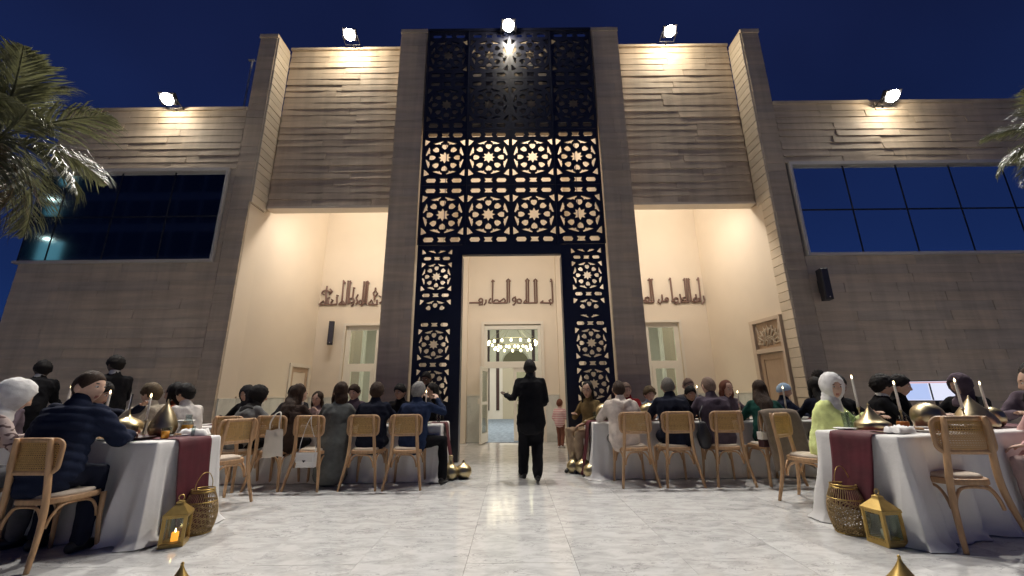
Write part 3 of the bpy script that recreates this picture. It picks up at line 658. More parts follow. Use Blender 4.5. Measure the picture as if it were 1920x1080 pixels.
# ------------------------------------------------------------------ floodlights on the roof
def flood(x, y, z, lab, watt, spill, tgt, spz=.0, cone=88):
    e = empty('floodlight', (x, y, z), 0, lab, 'floodlight', 'roof floodlights')
    d = (Vector(tgt)-Vector((x, y, z))).normalized(); q = d.to_track_quat('-Z', 'Y').to_matrix().to_4x4()
    body = bevbox(-.17, .17, -.0, .11, -.13, .13, .02); body.v = [tuple(q @ Vector((v[0], v[2], v[1]))) for v in body.v]
    body.build('housing', M['black'], e)
    ln = MB(); ln.v = []; ln.lathe([(.001, -.012), (.13, -.012), (.135, -.002)], 16); ln.v = [tuple(q @ Vector(v)) for v in ln.v]
    ln.build('lens', M['floodglass'], e)
    MB().tube([(-.19, .02, 0), (-.19, .26, -.06), (.19, .26, -.06), (.19, .02, 0)], .014, 6).tube([(0, .26, -.06), (0, .50, -.12), (0, .62, -.3)], .02, 6).build('bracket', M['black'], e)
    L = D.lights.new('flood_beam', 'SPOT'); L.energy = watt; L.color = (1, .955, .89); L.spot_size = rad(cone); L.spot_blend = .9; L.shadow_soft_size = .09
    lo = D.objects.new('flood_beam', L); COL.objects.link(lo); lo.parent = e; lo.location = d*.05
    lo.rotation_mode = 'QUATERNION'; lo.rotation_quaternion = d.to_track_quat('-Z', 'Y')
    S_ = D.lights.new('flood_spill', 'POINT'); S_.energy = spill; S_.color = (1, .87, .64); S_.shadow_soft_size = .05
    so = D.objects.new('flood_spill', S_); COL.objects.link(so); so.parent = e; so.location = d*.1+Vector((0, -.10, spz))
flood(-4.17, 8.44, 10.36, 'floodlight above the stone panel left of the lattice', FLOOD_W, SPILL_W*1.2, (-3.2, 1.4, 0))
flood(4.19, 8.44, 10.36, 'floodlight above the stone panel right of the lattice', FLOOD_W, SPILL_W*1.2, (3.2, 1.4, 0))
flood(-.02, 8.02, 10.14, 'floodlight at the top centre of the lattice screen', FLOOD_W, SPILL_W*.5, (0, 1.0, 0))
flood(-8.05, 7.97, 8.03, 'floodlight over the dark ribbon window', FLOOD_W*1.15, SPILL_W*.42, (-7.2, .6, 0), cone=104)
flood(8.95, 7.97, 7.90, 'floodlight over the blue ribbon window', FLOOD_W*1.15, SPILL_W*.42, (7.6, .6, 0), cone=104)
# ceiling luminaires of the niches and vestibule
def bay_light(x, y, z, sx_, sy_, w, col=(1, .90, .78)):
    e = empty('ceiling_light', (x, y, z), 0); e.parent = hall
    MB().box(-sx_/2-.04, sx_/2+.04, -sy_/2-.04, sy_/2+.04, .01, .05).build('light_tray', M['white_frame'], e)
    L = D.lights.new('ceiling_glow', 'AREA'); L.shape = 'RECTANGLE'; L.size = sx_; L.size_y = sy_; L.energy = w; L.color = col
    o = D.objects.new('ceiling_glow', L); COL.objects.link(o); o.parent = e; o.location = (0, 0, -.005)
for s in (-1, 1): bay_light(s*4.25, 10.2, 8.14, 2.2, 1.6, BAY_W)
bay_light(0, 10.0, 10.08, 3.0, 2.0, VEST_W)
def added_washer(x, y, z, w, tilt, watt):  # unseen lamp, added to brighten the lower walls and floor
    e = empty('added_washer', (x, y, z), 0); e.parent = hall; e.rotation_euler = (tilt, 0, 0)
    MB().box(-w/2-.02, w/2+.02, -.08, .08, .008, .06).build('added_washer_tray', M['white_frame'], e)
    L = D.lights.new('added_washer_glow', 'AREA'); L.shape = 'RECTANGLE'; L.size = w; L.size_y = .12; L.energy = watt; L.color = (1, .90, .78)
    o = D.objects.new('added_washer_glow', L); COL.objects.link(o); o.parent = e; o.location = (0, 0, 0)
for s in (-1, 1): added_washer(s*4.15, 9.22, 5.86, 1.8, rad(26), WASH_W)
added_washer(0, 8.62, 4.42, 2.6, rad(46), PORTAL_W)
# ------------------------------------------------------------------ chandelier in the prayer hall
ch = empty('chandelier', (0.02, 18.5, 3.50), 0, 'round chandelier of lit bulbs seen through the door transom', 'chandelier')
MB().tube([(1.18*math.cos(a), 1.18*math.sin(a), .12) for a in np.linspace(0, 2*math.pi, 33)[:-1]], .02, 6, closed=True).build('upper_ring', M['antique'], ch)
MB().tube([(.84*math.cos(a), .84*math.sin(a), -.12) for a in np.linspace(0, 2*math.pi, 33)[:-1]], .02, 6, closed=True).build('lower_ring', M['antique'], ch)
rods = MB()
for k in range(6):
    a = k*math.pi/3; rods.tube([(1.18*math.cos(a), 1.18*math.sin(a), .12), (.05*math.cos(a), .05*math.sin(a), 1.0)], .008, 5)
    rods.tube([(1.18*math.cos(a), 1.18*math.sin(a), .12), (.84*math.cos(a), .84*math.sin(a), -.12)], .008, 5)
rods.tube([(0, 0, 1.0), (0, 0, 2.98)], .015, 6).build('suspension', M['antique'], ch)
bm_ = MB().ell((0, 0, 0), (.055, .055, .075), 10).mesh('bulb', M['bulb'], True)
for n_, r_, z_ in ((18, 1.18, .03), (13, .84, -.22)):
    for k in range(n_):
        a = 2*math.pi*(k+.3)/n_; link('bulb', bm_, ch, (r_*math.cos(a), r_*math.sin(a), z_))
for x in (-5.2, 0, 5.2): bay_light(x, 16.5, 6.42, 3.0, 4.0, HALL_W if x == 0 else HALL_W*.8, (1, .95, .84))  # unseen ceiling panels, added to light the hall in the chandelier's stead

# ------------------------------------------------------------------ thin pole behind the roof edge
po = MB().tube([(0, 0, 0), (0, 0, 2.6)], .025, 8).box(-.11, .06, -.03, .03, 2.6, 2.64).build('roof_pole', M['alu'], loc=(-7.40, 9.5, 8.0)); tag(po, 'thin metal pole standing on the left wing roof by pier', 'pole')

# ------------------------------------------------------------------ office block across the plaza (seen in the dark ribbon window)
ob = empty('office_block', (-41, -22, 0), 0, 'dark office block with few lit rooms mirrored in the ribbon window', 'building')
bx('wall', M['officewall'], ob, -14, 17, -4, 4, 0, 27)
gp = MB()
for i in range(13):
    for j in range(8): gp.box(-13.4+i*2.3, -13.4+i*2.3+2.0, 4.0, 4.03, 1+j*3.2, 3.4+j*3.2)
gp.build('window_band', mat('office_glass', (.01, .012, .02), .2), ob)
for x, z, w, lit in ((-1.6, 22.3, .9, 0), (-2.1, 19.4, .9, 0), (-1.5, 15.4, .9, 0)):
    bx('facade_lamp', M['officelamp'], ob, x-.3, x+.3, 4.2, 4.25, z, z+.16)
for x, z in ((-2.3, 13.4), (-2.6, 17.9), (-2.0, 21.0)):
    k = 1.0 if z < 14 else .5
    bx('lit_window', M['officelit'], ob, x, x+2.2*k, 4.05, 4.1, z, z+1.9*k)

# ------------------------------------------------------------------ palms
def palm(loc, lab, n, r, seed):
    rr = random.Random(seed)
    e = empty('palm_tree', (loc[0], loc[1], 0), 0, lab, 'palm tree', 'palm trees beside the hall')
    zt = loc[2]
    tr = MB(); P = [(.02*math.sin(z*3), .02*math.cos(z*2), z) for z in np.linspace(0, zt-.1, 30)]
    tr.tube(P, [.15+.02*(i % 2)+(.05 if i > 26 else 0) for i in range(30)], 12); tr.build('trunk', M['bark'], e, False)
    fr = []
    for v in range(7):
        mb = MB(); L = r*rr.uniform(.88, 1.12); droop = .35+.13*v; pts = []
        for i in range(19):
            t = i/18; pts.append(Vector((L*(t-.16*droop*t*t), .05*L*math.sin(t*2+v), L*(.30*t-droop*t*t*.78))))
        mb.tube(pts, [.018*(1-.9*i/18)+.002 for i in range(19)], 5)
        for i in range(3, 58):
            t = .14+.86*i/58; q_ = min(17, int(t*18)); a = pts[q_].lerp(pts[q_+1], t*18-q_); ax = (pts[q_+1]-pts[q_]).normalized()
            ll = L*.44*(max(.05, math.sin(math.pi*min(1, t*.80+.20)))**.8)*rr.uniform(.75, 1.1)
            for s in (-1, 1):
                if rr.random() < .06: continue
                d = (ax*(.62+.5*t+rr.uniform(-.12, .12))+Vector((0, s*.8, rr.uniform(0, .35)))).normalized()
                side = d.cross(Vector((rr.uniform(-.5, .5), 0, 1))).normalized()*(.0078*r)
                m1 = a+d*ll*.4; m1.z -= ll*.02; m2 = a+d*ll*.75; m2.z -= ll*(.12+.12*rr.random()); q = a+d*ll*.98; q.z -= ll*(.30+.35*rr.random())
                mb.add([a-side*.5, a+side*.5, m1+side, m1-side, m2+side*.75, m2-side*.75, q], [(0, 1, 2, 3), (3, 2, 4, 5), (5, 4, 6)])
        fr.append(mb)
    mg = [mb.mesh('frond', M['palm']) for mb in fr]; md = fr[6].mesh('frond', M['palmdry'])
    for k in range(n):
        t = k/n; az = k*2.39996+rr.uniform(-.25, .25); el_ = rad(78-120*t+rr.uniform(-9, 9))
        o = link('frond', md if t > .9 else mg[min(6, int(t*5)+rr.randrange(2))], e, (0, 0, zt))
        o.rotation_euler = (rr.uniform(-.35, .35), -el_, az)
    return e
palm((-6.80, 4.55, 4.55), 'palm tree with drooping fronds before the dark ribbon window', 22, 1.42, 3)
palm((7.27, 4.6, 4.45), 'palm tree with only frond tips showing beside the blue window', 22, .80, 4)
# ------------------------------------------------------------------ chairs
def bent(pts, n=5):
    # smooth a polyline (Catmull-Rom)
    P = [Vector(p) for p in pts]; o = []
    for i in range(len(P)-1):
        a, b, c, d = P[max(i-1, 0)], P[i], P[i+1], P[min(i+2, len(P)-1)]
        for k in range(n):
            t = k/n; o.append(.5*((2*b)+(c-a)*t+(2*a-5*b+4*c-d)*t*t+(3*b-a-3*c+d)*t**3))
    o.append(P[-1]); return o
def back_y(x): return -.265+.030*(x/.225)**2*1.0      # the back curls gently round the sitter
def rrect(w, h, r, n=5):
    o = []
    for cx, cz, a0 in ((w-r, h-r, 0), (-w+r, h-r, 90), (-w+r, -h+r, 180), (w-r, -h+r, 270)):
        for k in range(n+1):
            a = rad(a0+90*k/n); o.append((cx+r*math.cos(a), cz+r*math.sin(a)))
    return o
CH_MESH = {}
def chair_meshes():
    c = CH_MESH
    for s in (-1, 1):
        q = bent([(s*.145, -.290, .945), (s*.155, -.272, .80), (s*.172, -.235, .50), (s*.20, -.245, .28), (s*.245, -.30, 0)], 4)
        c['rear%d' % s] = MB().tube(q, [(.016+.006*math.sin(math.pi*min(1, i/16)), .017+.007*math.sin(math.pi*min(1, i/16))) for i in range(len(q))], 8, xdir=(1, 0, 0)).mesh('leg', M['wood'], True)
        q = bent([(s*.195, .195, .455), (s*.20, .20, .25), (s*.215, .225, 0)], 4)
        c['front%d' % s] = MB().tube(q, [.022-.006*i/(len(q)-1) for i in range(len(q))], 8).mesh('leg', M['wood'], True)
    # seat rim: rounded trapezoid slab with a hole filled by the cushion
    def outline(k):
        o = []
        for i in range(32):
            a = 2*math.pi*i/32; x = math.copysign(abs(math.cos(a))**.6, math.cos(a)); y = math.copysign(abs(math.sin(a))**.6, math.sin(a))
            o.append(((.205+.02*y)*x*k, .218*y*k))
        return o
    mb = MB(); R_ = [(1, .438), (1.012, .446), (1.012, .474), (1, .480), (.86, .482), (.86, .44)]
    vs_ = []; fs = []
    for k, z in R_: vs_ += [(x, y, z) for x, y in outline(k)]
    for i in range(len(R_)-1):
        for j in range(32): fs.append((i*32+j, i*32+(j+1) % 32, (i+1)*32+(j+1) % 32, (i+1)*32+j))
    fs.append(tuple(range(32))[::-1]); mb.add(vs_, fs); c['seat_frame'] = mb.mesh('seat_frame', M['wood'], True)
    mb = MB(); vs_ = []; fs = []; R_ = [(.855, .474), (.875, .484), (.875, .496), (.82, .508), (.5, .514)]
    for k, z in R_: vs_ += [(x, y, z) for x, y in outline(k)]
    for i in range(len(R_)-1):
        for j in range(32): fs.append((i*32+j, i*32+(j+1) % 32, (i+1)*32+(j+1) % 32, (i+1)*32+j))
    fs.append(tuple(4*32+j for j in range(32))); mb.add(vs_, fs); c['cushion'] = mb.mesh('seat_cushion', M['cushion'], True)
    # bent arches under the seat
    def arch(a, b, drop=.155):
        A = Vector(a); B = Vector(b)
        return bent([A+Vector((0, 0, -drop)), A.lerp(B, .05)+Vector((0, 0, -drop*.55)), A.lerp(B, .17)+Vector((0, 0, -drop*.13)), A.lerp(B, .34), A.lerp(B, .66), A.lerp(B, .83)+Vector((0, 0, -drop*.13)), A.lerp(B, .95)+Vector((0, 0, -drop*.55)), B+Vector((0, 0, -drop))], 3)
    for nm, a, b in (('arch_back', (-.165, -.215, .425), (.165, -.215, .425)), ('arch_front', (-.178, .19, .425), (.178, .19, .425)), ('arch_l', (-.182, -.20, .425), (-.186, .18, .425)), ('arch_r', (.182, -.20, .425), (.186, .18, .425))):
        c[nm] = MB().tube(arch(a, b), .011, 7).mesh('brace', M['wood'], True)
    # backrest frame: flat bent ring
    Wb, Hb, zc = .226, .140, .805
    ring = []
    for x, z in rrect(Wb-.018, Hb-.018, .055, 5): ring.append((x, back_y(x), zc+z))
    c['back_frame'] = MB().tube(ring, [(.014, .020)]*len(ring), 8, xdir=(0, 1, 0), closed=True).mesh('backrest_frame', M['wood'], True)
    cn = MB(); w, h = Wb-.034, Hb-.034
    def strip(p, q, wd, off):
        k = 6; P = []
        for i in range(k+1):
            x = p[0]+(q[0]-p[0])*i/k; z = p[1]+(q[1]-p[1])*i/k; P.append((x, back_y(x)+off, zc+z))
        d = Vector((q[0]-p[0], q[1]-p[1])).normalized(); nx, nz_ = -d.y*wd/2, d.x*wd/2
        cn.add([(a+nx, b, e+nz_) for a, b, e in P]+[(a-nx, b, e-nz_) for a, b, e in P], [(i, i+1, k+2+i, k+1+i) for i in range(k)])
    n1 = 20
    for i in range(n1):
        x = -w+2*w*(i+.5)/n1; strip((x-.0025, -h), (x-.0025, h), .004, 0); strip((x+.0035, -h), (x+.0035, h), .004, .001)
    n2 = 13
    for i in range(n2):
        z = -h+2*h*(i+.5)/n2; strip((-w, z), (w, z), .0075, .0015)
    dg = .0195
    for s in (-1, 1):
        k = -w-h
        while k < w+h:
            # line x = k + s*z
            pts = [(k+s*z, z) for z in (-h, h)]
            zz = []
            za, zb = -h, h
            lo, hi = sorted(((-w-k)*s, (w-k)*s)); za = max(za, lo); zb = min(zb, hi)
            if zb-za > .012: strip((k+s*za, za), (k+s*zb, zb), .0045, .0025+.0007*s)
            k += dg
    c['cane'] = cn.mesh('cane_panel', M['cane'])
chair_meshes()
def make_chair():
    e = empty('cane_chair')
    for k in ('rear-1', 'rear1', 'front-1', 'front1'): link('leg', CH_MESH[k], e)
    link('seat_frame', CH_MESH['seat_frame'], e); link('seat_cushion', CH_MESH['cushion'], e)
    for k in ('arch_back', 'arch_front', 'arch_l', 'arch_r'): link('brace', CH_MESH[k], e)
    b = link('backrest_frame', CH_MESH['back_frame'], e); link('cane_panel', CH_MESH['cane'], b)
    return e
CHAIR0 = make_chair(); used = [False]
def chair(x, y, rz, label, scale=1.04):
    if used[0]: e = copy_tree(CHAIR0)
    else: e = CHAIR0; used[0] = True
    e.location = (x, y, 0); e.rotation_euler.z = rad(rz); e.scale = (scale,)*3
    return tag(e, label, 'chair', 'cane backed beech chairs at the tables')
# rear row, left table
chair(-1.53, 6.24, 2, 'cane chair of the grey-haired man in the navy suit')
chair(-2.11, 6.24, -2, 'cane chair of the dark-haired man in the black jacket')
CH_BAG = chair(-2.86, 6.24, -6, 'cane chair with a white shoulder bag hanging from its back')
CH_TOTE = chair(-3.42, 6.26, -4, 'cane chair with a white canvas tote hanging from its back')
chair(-4.02, 6.24, -4, 'cane chair of the woman in black headscarf and grey shirt')
chair(-3.62, 5.36, 62, 'empty cane chair turned away beside the white cloth corner of left front table')
# rear row, right table
chair(1.71, 6.24, 2, 'cane chair of the person in the white hoodie')
chair(2.32, 6.24, 0, 'cane chair of the man in black-navy jumper with cropped grey hair')
chair(3.02, 6.24, -2, 'cane chair of the bald man in the plum jacket')
CH_COAT = chair(3.70, 6.26, 3, 'cane chair with a taupe coat draped over its back')
chair(4.55, 6.30, 4, 'cane chair of the woman in black beside the yellow blazer')
chair(3.50, 5.10, -146, 'cane chair of the woman in the lime blazer')
# front tables
chair(-3.80, 3.68, -3, 'cane chair of the man in the navy puffer jacket', .99)
chair(-4.62, 3.62, 4, 'cane chair of the woman in the white headscarf and spotted blouse', 1.06)
chair(3.80, 3.86, -5, 'empty cane chair at the near side of right front table', 1.08)
chair(5.06, 3.95, 66, 'cane chair of the person in pink at the right edge')

# ------------------------------------------------------------------ tables, cloths and runners
def cloth(name, L, Wd, z, label, loc, rz, seed, flare=.10, fold=.03, sag=1.0):
    # L along local x, Wd along local y, origin at the middle of the aisle end (x = 0), table runs to +x
    rr = random.Random(seed); per = []; r = .03; step = .013
    def seg(a, b):
        n = max(2, int((Vector(b)-Vector(a)).length/step))
        for i in range(n): per.append((a[0]+(b[0]-a[0])*i/n, a[1]+(b[1]-a[1])*i/n))
    cor = [(0, -Wd/2), (L, -Wd/2), (L, Wd/2), (0, Wd/2)]
    for i in range(4): seg(cor[i], cor[(i+1) % 4])
    n = len(per); rows = [0, .012, .03, .08, .15, .23, .32, .42, .52, .62, .72, .80, .87, .93, .97, .99, 1.0]
    vs_ = []; fs = []; ctr = Vector((L/2, 0))
    ph = [rr.uniform(0, 6.28) for _ in range(6)]
    def nrm(x, y):
        d = Vector((0, 0)); e = 1e-6
        if x < .02: d.x -= 1
        if x > L-.02: d.x += 1
        if y < -Wd/2+.02: d.y -= 1
        if y > Wd/2-.02: d.y += 1
        return d.normalized() if d.length > e else Vector((1, 0))
    for k, t in enumerate(rows):
        for i, (x, y) in enumerate(per):
            s = i*step; d = nrm(x, y)
            cdist = min((Vector((x, y))-Vector(c)).length for c in cor)
            cw = math.exp(-(cdist/.16)**2)
            f = fold*(.6*math.sin(s*14+ph[0]+1.3*t)+.5*math.sin(s*23+ph[1])+.35*math.sin(s*7.3+ph[2]))*(1-cw)*min(1, t*1.3)**1.1
            f += fold*.8*noise.noise(Vector((s*5, t*1.2, seed)))*t
            w_ = s*9.5+2.2*noise.noise(Vector((s*1.6, 4.2, seed)))+.8*t
            f += fold*.75*((1-abs(math.sin(w_)))**2.2-.3)*min(1, t*1.5)
            f += .0035*math.exp(-(((s % .52)-.26)/.012)**2)*(1-t)+.003*math.exp(-((t-.36)/.02)**2)
            out = .006+flare*(.10+.90*cw)*t**1.7+f
            if t > .93: out += (t-.93)/.07*(.05+.04*noise.noise(Vector((s*6, 3, seed))))*sag
            zz = z*(1-t)+.006
            if t < .02: out = -.012 if k == 0 else -.002
            if k == 1: zz = z-.003
            if t > .9: zz = max(.006, zz+.012*noise.noise(Vector((s*9, t*9, seed+4)))*sag)
            vs_.append((x+d.x*out, y+d.y*out, zz))
    for k in range(len(rows)-1):
        for i in range(n): fs.append((k*n+i, k*n+(i+1) % n, (k+1)*n+(i+1) % n, (k+1)*n+i))
    fs.append(tuple(range(n))[::-1])
    fs = [f[::-1] for f in fs]
    mb = MB(); mb.add(vs_, fs); o = mb.build(name, M['linen'], None, True, loc); o.rotation_euler.z = rz
    return tag(o, label, 'tablecloth', 'white tablecloths')
def table(L, Wd, z, loc, rz, label, clabel, seed, **kw):
    e = empty('banquet_table', loc, rz, label, 'table', 'long banquet tables')
    bx('tabletop', M['door_wood'], e, .02, L-.02, -Wd/2+.02, Wd/2-.02, z-.035, z-.008)
    for x in (.12, L-.12):
        for y in (-Wd/2+.1, Wd/2-.1): MB().tube([(x, y, 0), (x, y, z-.036)], .02, 8).build('leg', M['black'], e)
    cloth('tablecloth', L, Wd, z, clabel, loc, rz, seed, **kw)
def runner(Wd_end, x_len, z, y0, y1, loc, rz, label, seed, ground=.03):
    # lies along the table (local +x) and hangs down the aisle end (x = 0)
    mb = MB(); nx = 14; prof = [(x_len*(1-i/10), z+.012) for i in range(10)]+[(.02, z+.012), (-.015, z+.008), (-.03, z-.02)]
    prof += [(-.035-.11*t**1.7, z-.03-(z-.03-ground)*t) for t in np.linspace(.04, 1, 16)]
    vs_ = []; fs = []
    for k, (x, zz) in enumerate(prof):
        hang = max(0, k-11)/17
        for j in range(nx+1):
            u = j/nx; f = .022*hang**.6*math.sin(u*16+seed+hang)+.012*hang*math.sin(u*29+seed*2)
            narrow = 1-.10*hang*math.sin(hang*3)
            vs_.append((x-abs(f)*.9-.022*hang, (y0+y1)/2+(y1-y0)*(u-.5)*narrow+.02*hang*math.sin(seed), zz+(.003*math.sin(u*9+k) if k < 11 else 0)))
    for k in range(len(prof)-1):
        for j in range(nx): a = k*(nx+1)+j; fs.append((a, a+1, a+nx+2, a+nx+1))
    mb.add(vs_, fs); o = mb.build('table_runner', M['velvet'], None, True, loc); o.rotation_euler.z = rz
    s = o.modifiers.new('thick', 'SOLIDIFY'); s.thickness = .004; s.offset = 1
    return tag(o, label, 'table runner', 'burgundy table runners')
TAZ, TBZ = .84, .80
LA = ((-3.215, 4.265, 0), rad(171)); RA = ((3.25, 4.10, 0), rad(15))
LB = ((-1.12, 6.95, 0), rad(180)); RB = ((1.24, 7.02, 0), 0)
table(2.9, .68, TAZ, *LA, 'left front banquet table under white cloth with brass domes', 'white cloth on the left front table, its corner pooling on the marble', 3, flare=.12, fold=.05)
table(2.9, .74, TAZ, *RA, 'right front banquet table under white cloth with cone domes', 'white cloth on the right front table with the lantern at its foot', 5, flare=.12, fold=.045)
table(4.2, .86, TBZ, *LB, 'left rear banquet table with guests along both sides', 'white cloth on the left rear table beside the portal', 7, flare=.10)
table(4.4, .86, TBZ, *RB, 'right rear banquet table with guests along both sides', 'white cloth on the right rear table beside the portal', 9, flare=.13)
runner(.74, 2.6, TAZ, -.20, .16, *LA, 'burgundy runner hanging over the left front table end behind lantern', 1)
runner(.74, 2.6, TAZ, -.19, .20, *RA, 'burgundy runner hanging over the right front table end behind wicker lantern', 2, .2)
runner(.86, 3.9, TBZ, -.13, .16, *LB, 'burgundy runner on the left rear table end beside portal', 3)
runner(.86, 4.1, TBZ, -.28, .02, *RB, 'burgundy runner on the right rear table end beside portal', 4)

# ------------------------------------------------------------------ brass ornaments
PROF = {
 'onion': [(.001, 0), (.07, .0), (.10, .012), (.15, .055), (.165, .10), (.158, .145), (.125, .185), (.07, .215), (.03, .24), (.012, .275), (.004, .325), (.001, .33)],
 'drop': [(.001, 0), (.08, 0), (.125, .03), (.145, .09), (.14, .15), (.115, .22), (.08, .29), (.045, .345), (.018, .39), (.006, .44), (.001, .445)],
 'cone': [(.001, 0), (.155, 0), (.172, .012), (.178, .04), (.172, .072), (.158, .088), (.12, .115), (.075, .165), (.04, .215), (.018, .255), (.010, .28), (.013, .288), (.008, .298), (.001, .302)],
 'egg': [(.001, 0), (.10, .005), (.15, .05), (.172, .11), (.168, .165), (.14, .215), (.09, .25), (.035, .268), (.001, .27)],
 'tall': [(.001, 0), (.17, 0), (.20, .02), (.205, .06), (.19, .11), (.155, .17), (.11, .23), (.065, .285), (.03, .33), (.01, .37), (.001, .38)],
 'fig': [(.001, 0), (.05, 0), (.085, .02), (.112, .065), (.115, .105), (.098, .145), (.06, .178), (.028, .198), (.014, .222), (.010, .24), (.001, .243)],
 'bottle': [(.001, 0), (.06, 0), (.10, .02), (.125, .075), (.122, .125), (.095, .175), (.055, .215), (.036, .25), (.032, .30), (.036, .325), (.030, .345), (.001, .347)],
}
ORN = {}
def ornament(kind, x, y, z, s, label, cat='brass ornament', m='brass', rz=0., tilt=0.):
    key = (kind, m)
    if key not in ORN:
        P = PROF[kind]; Q = bent([(a, 0, b) for a, b in P], 3); mb = MB().lathe([(max(.0008, q.x), q.z) for q in Q], 28)
        mb.v = [(a*(1+.02*noise.noise(Vector((a*14, b*14, c*14)))), b*(1+.02*noise.noise(Vector((a*14+5, b*14, c*14)))), c) for a, b, c in mb.v]
        ORN[key] = mb.mesh('brass_ornament', M[m], True)
    o = link('brass_ornament', ORN[key], None, (x, y, z)); o.scale = (s, s, s*(1.2 if kind == 'egg' else 1)); o.rotation_euler = (0, tilt, rz)
    return tag(o, label, cat, 'brass drop ornaments')
zA = TAZ+.012; zB = TBZ+.012
ornament('onion', -4.02, 4.40, zA, .86, 'squat brass onion dome beside the navy puffer sleeve')
ornament('drop', -3.67, 4.44, zA, .84, 'tall brass drop with pointed tip behind the orange juice', m='antique')
ornament('onion', -4.55, 4.55, zA, .72, 'small brass dome behind the squat onion dome on left front table')
ornament('cone', 3.68, 4.36, zA, .86, 'brass cone-lidded dome between the lime blazer and the napkin')
ornament('egg', 4.28, 4.37, zA, .80, 'smooth rounded brass egg on the right front table', m='antique')
ornament('tall', 4.93, 4.53, zA, .86, 'tall brass spire dome behind the empty near chair', m='antique')
ornament('egg', 5.22, 4.62, zA, .62, 'brass egg half hidden beside the tall spire dome')
ornament('egg', 1.52, 7.02, zB, .85, 'brass egg on the right rear table before the olive dress')
ornament('drop', 1.66, 7.22, zB, .8, 'brass drop behind the egg on the right rear table')
ornament('egg', 2.26, 7.05, zB, .85, 'brass egg between the white hoodie and the navy jumper')
ornament('bottle', -.97, 6.66, 0, 1.0, 'gold bottle-necked urn on the marble by the left portal jamb', m='brass')
ornament('fig', -.78, 6.74, 0, 1.10, 'gold fig-shaped urn on the marble left of the walkway')
ornament('bottle', .98, 7.12, 0, .92, 'rearmost gold urn on the marble by the right portal jamb')
ornament('fig', 1.12, 7.0, 0, 1.15, 'middle gold urn of the cluster right of the walkway')
ornament('fig', 1.19, 6.66, 0, 1.12, 'frontmost gold urn beside the right rear tablecloth')
ornament('cone', -2.07, 2.86, 0, .82, 'brass cone standing on the marble at the lower left edge', m='goldpaint')
ornament('cone', 2.40, 2.87, 0, .80, 'brass cone standing on the marble at the lower right edge', m='goldpaint')

# ------------------------------------------------------------------ lanterns
def box_lantern(loc, rz, s, label, lit):
    e = empty('metal_lantern', loc, rz, label, 'lantern', 'gold box lanterns', scale=s)
    g_ = M['goldpaint']; w = .105
    bevbox(-w-.012, w+.012, -w-.012, w+.012, 0, .045, .006).build('base', g_, e)
    for x in (-1, 1):
        for y in (-1, 1): bx('post', g_, e, x*w-.011, x*w+.011, y*w-.011, y*w+.011, .045, .315)
    bx('top_plate', g_, e, -w-.016, w+.016, -w-.016, w+.016, .315, .332)
    MB().lathe([(.001, .332), (.165, .333), (.17, .34), (.06, .425), (.05, .44), (.05, .455), (.022, .468), (.001, .47)], 4).build('roof', g_, e).rotation_euler.z = math.pi/4
    MB().tube([(.028*math.cos(a), 0, .497+.028*math.sin(a)) for a in np.linspace(0, 2*math.pi, 13)[:-1]], .005, 5, closed=True).build('ring', g_, e)
    for a in range(4):
        p = bx('pane', M['glass'], e, -w+.012, w-.012, -w-.001, -w+.001, .047, .313); p.rotation_euler.z = a*math.pi/2
        f = MB()
        for q in (-w+.018, w-.018): f.box(q-.006, q+.006, -w-.006, -w-.0015, .05, .31)
        f.box(-w+.024, w-.024, -w-.006, -w-.0015, .05, .062); f.box(-w+.024, w-.024, -w-.006, -w-.0015, .298, .31)
        fo = f.build('pane_frame', g_, e); fo.rotation_euler.z = a*math.pi/2
    c = MB().lathe([(.001, .046), (.036, .046), (.036, .13), (.030, .136), (.001, .128)], 14).build('candle', M['ledcandle'] if lit else M['wax'], e, True)
    if lit: MB().lathe([(.001, .13), (.008, .14), (.007, .155), (.001, .175)], 8).build('flame', M['flame'], c, True)
box_lantern((-2.97, 3.95, 0), rad(24), .76, 'gold box lantern glowing amber before the left burgundy runner', True)
box_lantern((3.11, 3.80, 0), rad(8), .80, 'unlit gold box lantern beside the woven barrel lantern at right', False)
def wicker_lantern(loc, rz, s, label):
    e = empty('wicker_lantern', loc, rz, label, 'lantern', 'woven barrel lanterns', scale=s)
    R_ = lambda z: .075+.085*math.sin(math.pi*(.18+.72*z/.40))**.9
    h = .40; w = MB(); nst = 36
    for d in (-1, 1):
        for k in range(nst):
            P = []
            for i in range(15):
                z = .012+h*.74*i/14; a = 2*math.pi*k/nst+d*1.5*i/14+.10*math.sin(i*1.9+k)
                P.append((R_(z)*math.cos(a), R_(z)*math.sin(a), z))
            w.tube(P, .0045, 4)
    w.build('woven_body', M['wicker'], e, True)
    u = MB()
    for k in range(44):
        a = 2*math.pi*k/44; u.tube([(R_(z)*math.cos(a+.02*i), R_(z)*math.sin(a+.02*i), z) for i, z in enumerate(np.linspace(.012+h*.72, h, 6))], .0042, 4)
    u.build('ribs', M['wicker'], e, True)
    for nm, z, t in (('base_ring', .008, .008), ('waist_ring', .012+h*.73, .006), ('neck_ring', h, .010), ('rim', h+.022, .007)):
        MB().tube([(R_(min(z, h))*math.cos(a), R_(min(z, h))*math.sin(a), z) for a in np.linspace(0, 2*math.pi, 25)[:-1]], t, 6, closed=True).build(nm, M['goldpaint'], e, True)
    MB().lathe([(.001, 0), (R_(0)-.01, 0), (R_(0)-.01, .006), (.001, .006)], 20).build('base_plate', M['goldpaint'], e)
    r0 = R_(h)
    MB().tube(bent([(-r0, 0, h+.02), (-r0*.95, 0, h+.09), (-r0*.5, 0, h+.165), (0, 0, h+.185), (r0*.5, 0, h+.165), (r0*.95, 0, h+.09), (r0, 0, h+.02)], 4), .004, 6).build('handle', M['goldpaint'], e, True)
